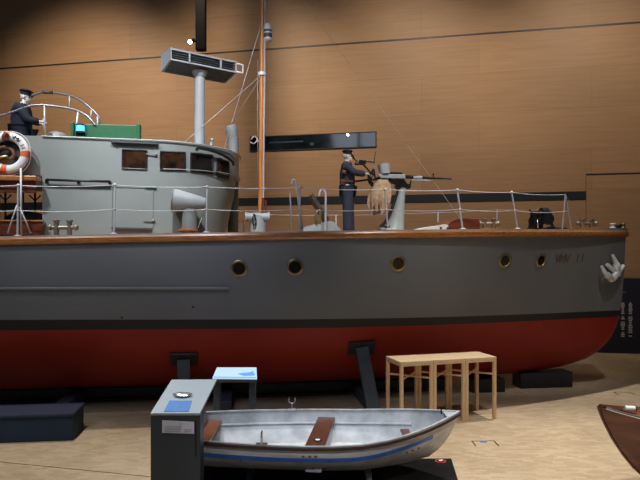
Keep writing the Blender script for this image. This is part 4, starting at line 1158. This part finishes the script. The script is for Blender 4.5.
# thwarts
def thwart(x0, x1, z, m, name, th=.035):
    s = XB-(x0+x1)/2; b = dhb(s, z)-.02
    return part(name, MB().bevbox(((x0+x1)/2, YD, z), (x1-x0, 2*b, th), .006), m, dg_)
RT = Matrix.Rotation(math.radians(-7), 3, 'Z')
th = part('middle_thwart', MB().bevbox((0,YD,.63), (.25,1.60,.035), .006, RT), M['thwart'], dg_)
part('thwart_box', MB().bevbox((0,YD,.49), (.2,1.35,.24), .01, RT), M['alu_in'], th)
c = V((-.03, YD-.30, .651)); part('thwart_badge', MB().lathe([(0,.004),(.055,.004),(.055,0)], c, (0,0,1), 20), M['black'], th); part('badge_centre', MB().lathe([(0,.006),(.032,.006),(.032,0)], c, (0,0,1), 16), M['white'], th)
ss = thwart(-1.59, -1.40, .63, M['seatw'], 'stern_seat')
part('bow_seat', MB().bevbox((1.15,YD,.62), (.12,.5,.03), .005), M['thwart'], dg_)
# rowlocks
for s, sg in ((2.54,-1),(2.26,1)):
    b = V((XB-s, YD+sg*(dbm(s)+.0), dz(s)+.01)); m_ = MB()
    m_.bevbox(b+V((0,-sg*.02,.005)), (.14,.05,.03), .006); m_.cyl(b, b+V((0,0,.09)), .012, .012, 8)
    if sg > 0: m_.tube(spline([b+V((-.04,0,.17)), b+V((-.045,0,.12)), b+V((0,0,.085)), b+V((.045,0,.12)), b+V((.04,0,.17))], 4), .010, 6)
    else: m_.tube(spline([b+V((0,-.03,.16)), b+V((0,-.035,.12)), b+V((0,0,.085)), b+V((0,.035,.12)), b+V((0,.03,.16))], 4), .010, 6)
    part('rowlock', m_, M['chrome'], gw)
# chocks
for i, xx in enumerate((-.9, .62)):
    solo('dinghy_chock', MB().bevbox((xx,YD-.0,.18), (.07,.7,.12), .006), M['steel'] if xx < 0 else M['grey_lt'], (xx,YD,.12), ID, 'low chock under the dinghy on the plinth, ' + ('towards its stern' if xx < 0 else 'towards its bow'), 'chock')

# ------------------------------------------------------------------ PODIUM
x0, x1, yf, yb_ = -1.895, -1.34, 6.7, 7.66
zf_, zb_ = 1.235, 1.41
pd = thing('information_podium', 'dark grey information podium with a sloping pale top beside the dinghy stern', 'podium', ((x0+x1)/2,yf+.1,.12), ID)
part('podium_body', MB().bevbox(((x0+x1)/2,yf+.12,(zf_+.12)/2), (x1-x0,.22,zf_-.12-.005), .006), M['podium'], pd)
part('body_slot', MB().box((x1-.05,yf+.008,.95), (.02,.006,.4)), M['black'], pd)
sl_ = V((0,yb_-yf,zb_-zf_)); nn = V((0,-sl_.z,sl_.y)).normalized()
tp = part('podium_top', MB().prism([V((x0,yf,zf_)),V((x1,yf,zf_)),V((x1+.02,yb_+.02,zb_)),V((x0,yb_,zb_))], -nn*.03), M['podtop'], pd, bevel=.004)
part('top_underside', MB().prism([V((x0+.01,yf,zf_))-nn*.031,V((x1-.01,yf,zf_))-nn*.031,V((x1-.01,yb_-.03,zb_))-nn*.031,V((x0+.01,yb_-.03,zb_))-nn*.031], -nn*.03), M['podium'], pd)
def TP(u, v, h=0): return V((x0+(x1-x0)*u, yf, zf_))+sl_*v+nn*h
def quad(u0, v0, u1, v1, h): return [TP(u0,v0,.001), TP(u1,v0,.001), TP(u1,v1,.001), TP(u0,v1,.001)]
part('touch_pad', MB().prism([TP(.26,.03),TP(.76,.03),TP(.72,.33),TP(.24,.33)], nn*.006), M['padblue'], pd, 'blue tactile map')
# small silver boat model on the top
R = Matrix.Rotation(math.atan2(sl_.z, sl_.y), 3, 'X'); cc = TP(.47,.46,.03)
rows = []
for i in range(17):
    u = -1+2*i/16; w_ = .055*(1-abs(u)**2.2)+.001; h_ = .03
    rows.append([cc+R @ V((u*.115, w_*math.sin(a)*1.0, -h_*math.cos(a)*(1-.4*u*u))) for a in [(-PI/2)+PI*j/10 for j in range(11)]]+[cc+R @ V((u*.115, w_*.6, .012)), cc+R @ V((u*.115, -w_*.6, .012))])
part('boat_model', MB().grid(rows, True, True), M['silver'], pd)
def q2(x, z): return V((x, yf+.009, z))
pz = lambda py: E-(py-HY)*yf/F
pxx = lambda px: (px-320)/F*yf
lb = part('paper_label', MB().prism([q2(pxx(162),pz(433)),q2(pxx(194),pz(434)),q2(pxx(194),pz(422)),q2(pxx(162),pz(420.5))], (0,-.004,0)), M['paper'], pd)
mb = MB()
for i, (xa_, xb_) in enumerate(((164,181),(164,181),(164,180),(184,192),(184,191))):
    py = (426.5,429,431.3,429.6,431.6)[i]; mb.box(V(((pxx(xa_)+pxx(xb_))/2, yf+.003, pz(py))), (pxx(xb_)-pxx(xa_),.002,.007))
mb.box(V((pxx(180.5), yf+.003, pz(424))), (.03,.002,.008)); part('label_print', mb, M['papert'], lb)

# ------------------------------------------------------------------ FLOOR DETAILS
def floor_outlet(p, w, name, label, disc=True):
    t = thing(name, label, 'floor box', p, ID); m_ = MB()
    m_.box(p+V((0,w*.35,.002)), (w,.012,.004)); m_.box(p+V((-w/2,0,.002)), (.018,w*.7,.004)); m_.box(p+V((w/2,0,.002)), (.018,w*.7,.004)); part('metal_frame', m_, M['iron'], t)
    if disc: part('blue_plug', MB().ell(p+V((0,w*.24,.004)), (w*.16,w*.12,.012), 14, 6), M['blue'], t)
floor_outlet(FL(485,443.5), .36, 'floor_box', 'small floor socket frame with a blue plug right of the wooden stands')
floor_outlet(FL(624,393.5), .34, 'floor_box', 'floor socket frame between the far bow and the mahogany boat', False)
a, b = FL(0,462), FL(152,477); 
mb = MB(); mb.bar(a-(b-a)*.5+V((0,0,.002)), b+V((0,0,.002)), .012, .004); solo('trim_5', mb, mat('floor_joint', (.10,.06,.035), .7), (a+b)/2*1.0, ID, kind='structure')

# ------------------------------------------------------------------ MAHOGANY BOAT AT RIGHT
Y0m = 7.55; X0m = (598.5-320)/F*Y0m
ma = math.radians(-6)
MMx = Matrix.Translation((X0m, Y0m, 0)) @ Matrix.Rotation(ma, 4, 'Z')
mz0 = E-(403.5-HY)*Y0m/F-.035
mbt = thing('mahogany_boat', 'varnished mahogany boat bow entering at the right edge', 'boat', (1.5,0,0), MMx)
MK = [(0,mz0),(.02,mz0-.08),(.08,mz0-.22),(.17,mz0-.40),(.30,mz0-.60),(.42,mz0-.75),(.56,mz0-.88),(.75,.16),(4.5,.13)]
def mk(s): return lerp_tab(MK, s)
def mzd(s): return mz0-.17*(1-math.exp(-s*1.6))
def mB(s): return .78*(1-(1-min(s/2.4,1))**2.0)
def mhb(s, z):
    k, d_ = mk(s), mzd(s)
    if z <= k: return 0
    t = min((z-k)/(d_-k), 1); w = min(s/1.8, 1); return mB(s)*((1-w)*t**1.0+w*(1-(1-t)**2.5)**.55)
MS = [0,.01,.03,.08,.12,.17,.23,.3,.36,.42,.5,.6,.75,.95,1.2,1.5,1.9,2.4,3.0,3.6,4.2]
rows = []
for s in MS:
    k, d_ = mk(s), mzd(s); r = []
    for i in range(15):
        z = k+(d_-k)*(i/14)**1.3; r.append(V((s, -mhb(s, z) if i else 0, z)))
    rows.append([V((p.x,-p.y,p.z)) for p in reversed(r[1:])]+r)
mb = MB(); mb.grid(rows); mb.poly(rows[-1]); part('planked_hull', mb, M['mahog2'], mbt)
rows = [[V((s, mB(s)*j/4, mzd(s)+.02*(1-(j/4)**2)*min(1,s*3))) for j in range(-4,5)] for s in MS]
part('foredeck', MB().grid(rows), mat('foredeck_mahogany', (.24,.075,.03), .2, var=.3, scale=6, stretch=(.5,5,1), coat=.6), mbt)
P = [V((s, -mB(s), mzd(s)+.012)) for s in MS[3:]]; P2_ = [V((p.x,-p.y,p.z)) for p in P]
part('gunwale_strip', MB().tube(P, .018, 8).tube(P2_, .018, 8), M['chrome'], mbt)
part('stem_cap', MB().tube([V((s-.005,0,mk(s)+.005)) for s in MS[:14]], .018, 8), M['mahog'], mbt)
part('breasthook', MB().prism([V((0,0,mz0)),V((.38,-mB(.38)*.75,mzd(.38)+.01)),V((.38,mB(.38)*.75,mzd(.38)+.01))], (0,0,.035)), M['mahog'], mbt, bevel=.008)
c = V((.37,-.05,mzd(.4)+.07)); part('bow_lamp', MB().cyl(c+V((-.07,0,0)), c+V((.05,0,0)), .042, .036, 16).cyl(c+V((0,0,-.06)), c, .02, .02, 8), M['white'], mbt)
part('lamp_face', MB().cyl(c+V((.045,0,0)), c+V((.062,0,0)), .04, .03, 14), M['black'], mbt)
part('cleat', MB().tube([V((.7,-.06,mzd(.7)+.06)), V((.9,-.08,mzd(.9)+.06))], .015, 8).cyl(V((.8,-.07,mzd(.8))), V((.8,-.07,mzd(.8)+.06)), .02, .015, 8), M['chrome'], mbt)
for i, xx in enumerate((1.1, 3.2)):
    solo('boat_trestle', MB().bevbox((xx,0,.07), (.12,1.1,.12), .01), M['steel'], (xx,0,0), MMx, 'steel trestle under the mahogany boat at the right, ' + ('near its bow' if i == 0 else 'towards its stern'), 'trestle')

# ------------------------------------------------------------------ CAMERA
cam = bpy.data.cameras.new('camera'); cam.sensor_width = 36; cam.lens = F/640*36; cam.shift_y = (HY-240)/640; cam.clip_end = 200
co = bpy.data.objects.new('camera', cam); COL.objects.link(co); co.location = (0,0,E); co.rotation_euler = (PI/2,0,0); scene.camera = co

# ------------------------------------------------------------------ LIGHT
def light(kind, loc, target, power, col=(1,.9,.78), size=1.0, angle=70, blend=.8):
    l = bpy.data.lights.new('lamp', kind); l.energy = power; l.color = col
    if kind == 'SPOT': l.spot_size = math.radians(angle); l.spot_blend = blend; l.shadow_soft_size = size
    if kind == 'AREA': l.size = size
    o = bpy.data.objects.new('lamp_or_fill', l); COL.objects.link(o); o.location = loc  # shared by the ceiling lamps and the added fills
    o.rotation_euler = (V(target)-V(loc)).to_track_quat('-Z', 'Y').to_euler(); return o
# wall washers
for x, p in ((-9,2500),(-3.5,2100),(2,1750),(7.5,1600)):
    yw_ = 20.28-.2076*x
    light('SPOT', (x,yw_-6.5,12.6), (x+.5,yw_,6.9), p, (1,.83,.62), .3, 85, 1)
# overhead spots on the deck and superstructure
light('SPOT', (-2,6.0,11.8), (-2.6,12.2,5.6), 4200, (.97,.97,1), .25, 40, .8)
light('SPOT', (3.5,6.4,11.8), (1.8,12.8,4.9), 2900, (1,.96,.9), .25, 34, .8)
light('SPOT', (-7,6.0,11.8), (-5.2,12,5.2), 3500, (.95,.97,1), .25, 38, .8)
light('SPOT', (6.5,8.5,11.8), (5,13.6,4.0), 1300, (1,.95,.88), .25, 34, .8)
# floor lights in front
light('SPOT', (4.5,12.2,12.2), (4.6,9.2,0), 3600, (1,.93,.84), .12, 62, .6)
light('SPOT', (-4.5,11.0,12.2), (-4.6,8.2,0), 2200, (1,.91,.80), .15, 50, .6)
light('SPOT', (5.5,6.0,11.8), (5.2,7.2,0), 2600, (1,.93,.84), .3, 48, .8)
light('SPOT', (2.0,7.0,11.8), (2.9,8.6,0), 2200, (1,.93,.84), .2, 38, .8)
light('SPOT', (-4,6.2,11.8), (-4.6,7.2,0), 1700, (1,.91,.80), .3, 42, .8)
light('SPOT', (-1.3,5.0,11.8), (-.8,7.6,.8), 1700, (.86,.93,1), .3, 28, .7)
light('SPOT', (.5,1.2,6.6), (.45,7.2,.45), 1350, (.95,.95,1), .3, 30, .8)  # frontal fill spot added to brighten the dinghy's near side
# added spot standing in for the lit screen's violet blue glow on the hull flank
light('SPOT', (-2.2,6.0,8.5), (-1.95,10.9,2.3), 150, (.35,.35,1), .2, 20, 1)
# added soft bluish fill that lifts the hull flank
light('AREA', (-4,2,11), (-3,10,2), 290, (.72,.82,1), 6)
w = bpy.data.worlds.new('world'); scene.world = w; w.use_nodes = True
w.node_tree.nodes['Background'].inputs[0].default_value = (.55,.62,.75,1); w.node_tree.nodes['Background'].inputs[1].default_value = .07
scene.view_settings.view_transform = 'Standard'; scene.view_settings.look = 'None'; scene.view_settings.exposure = 0
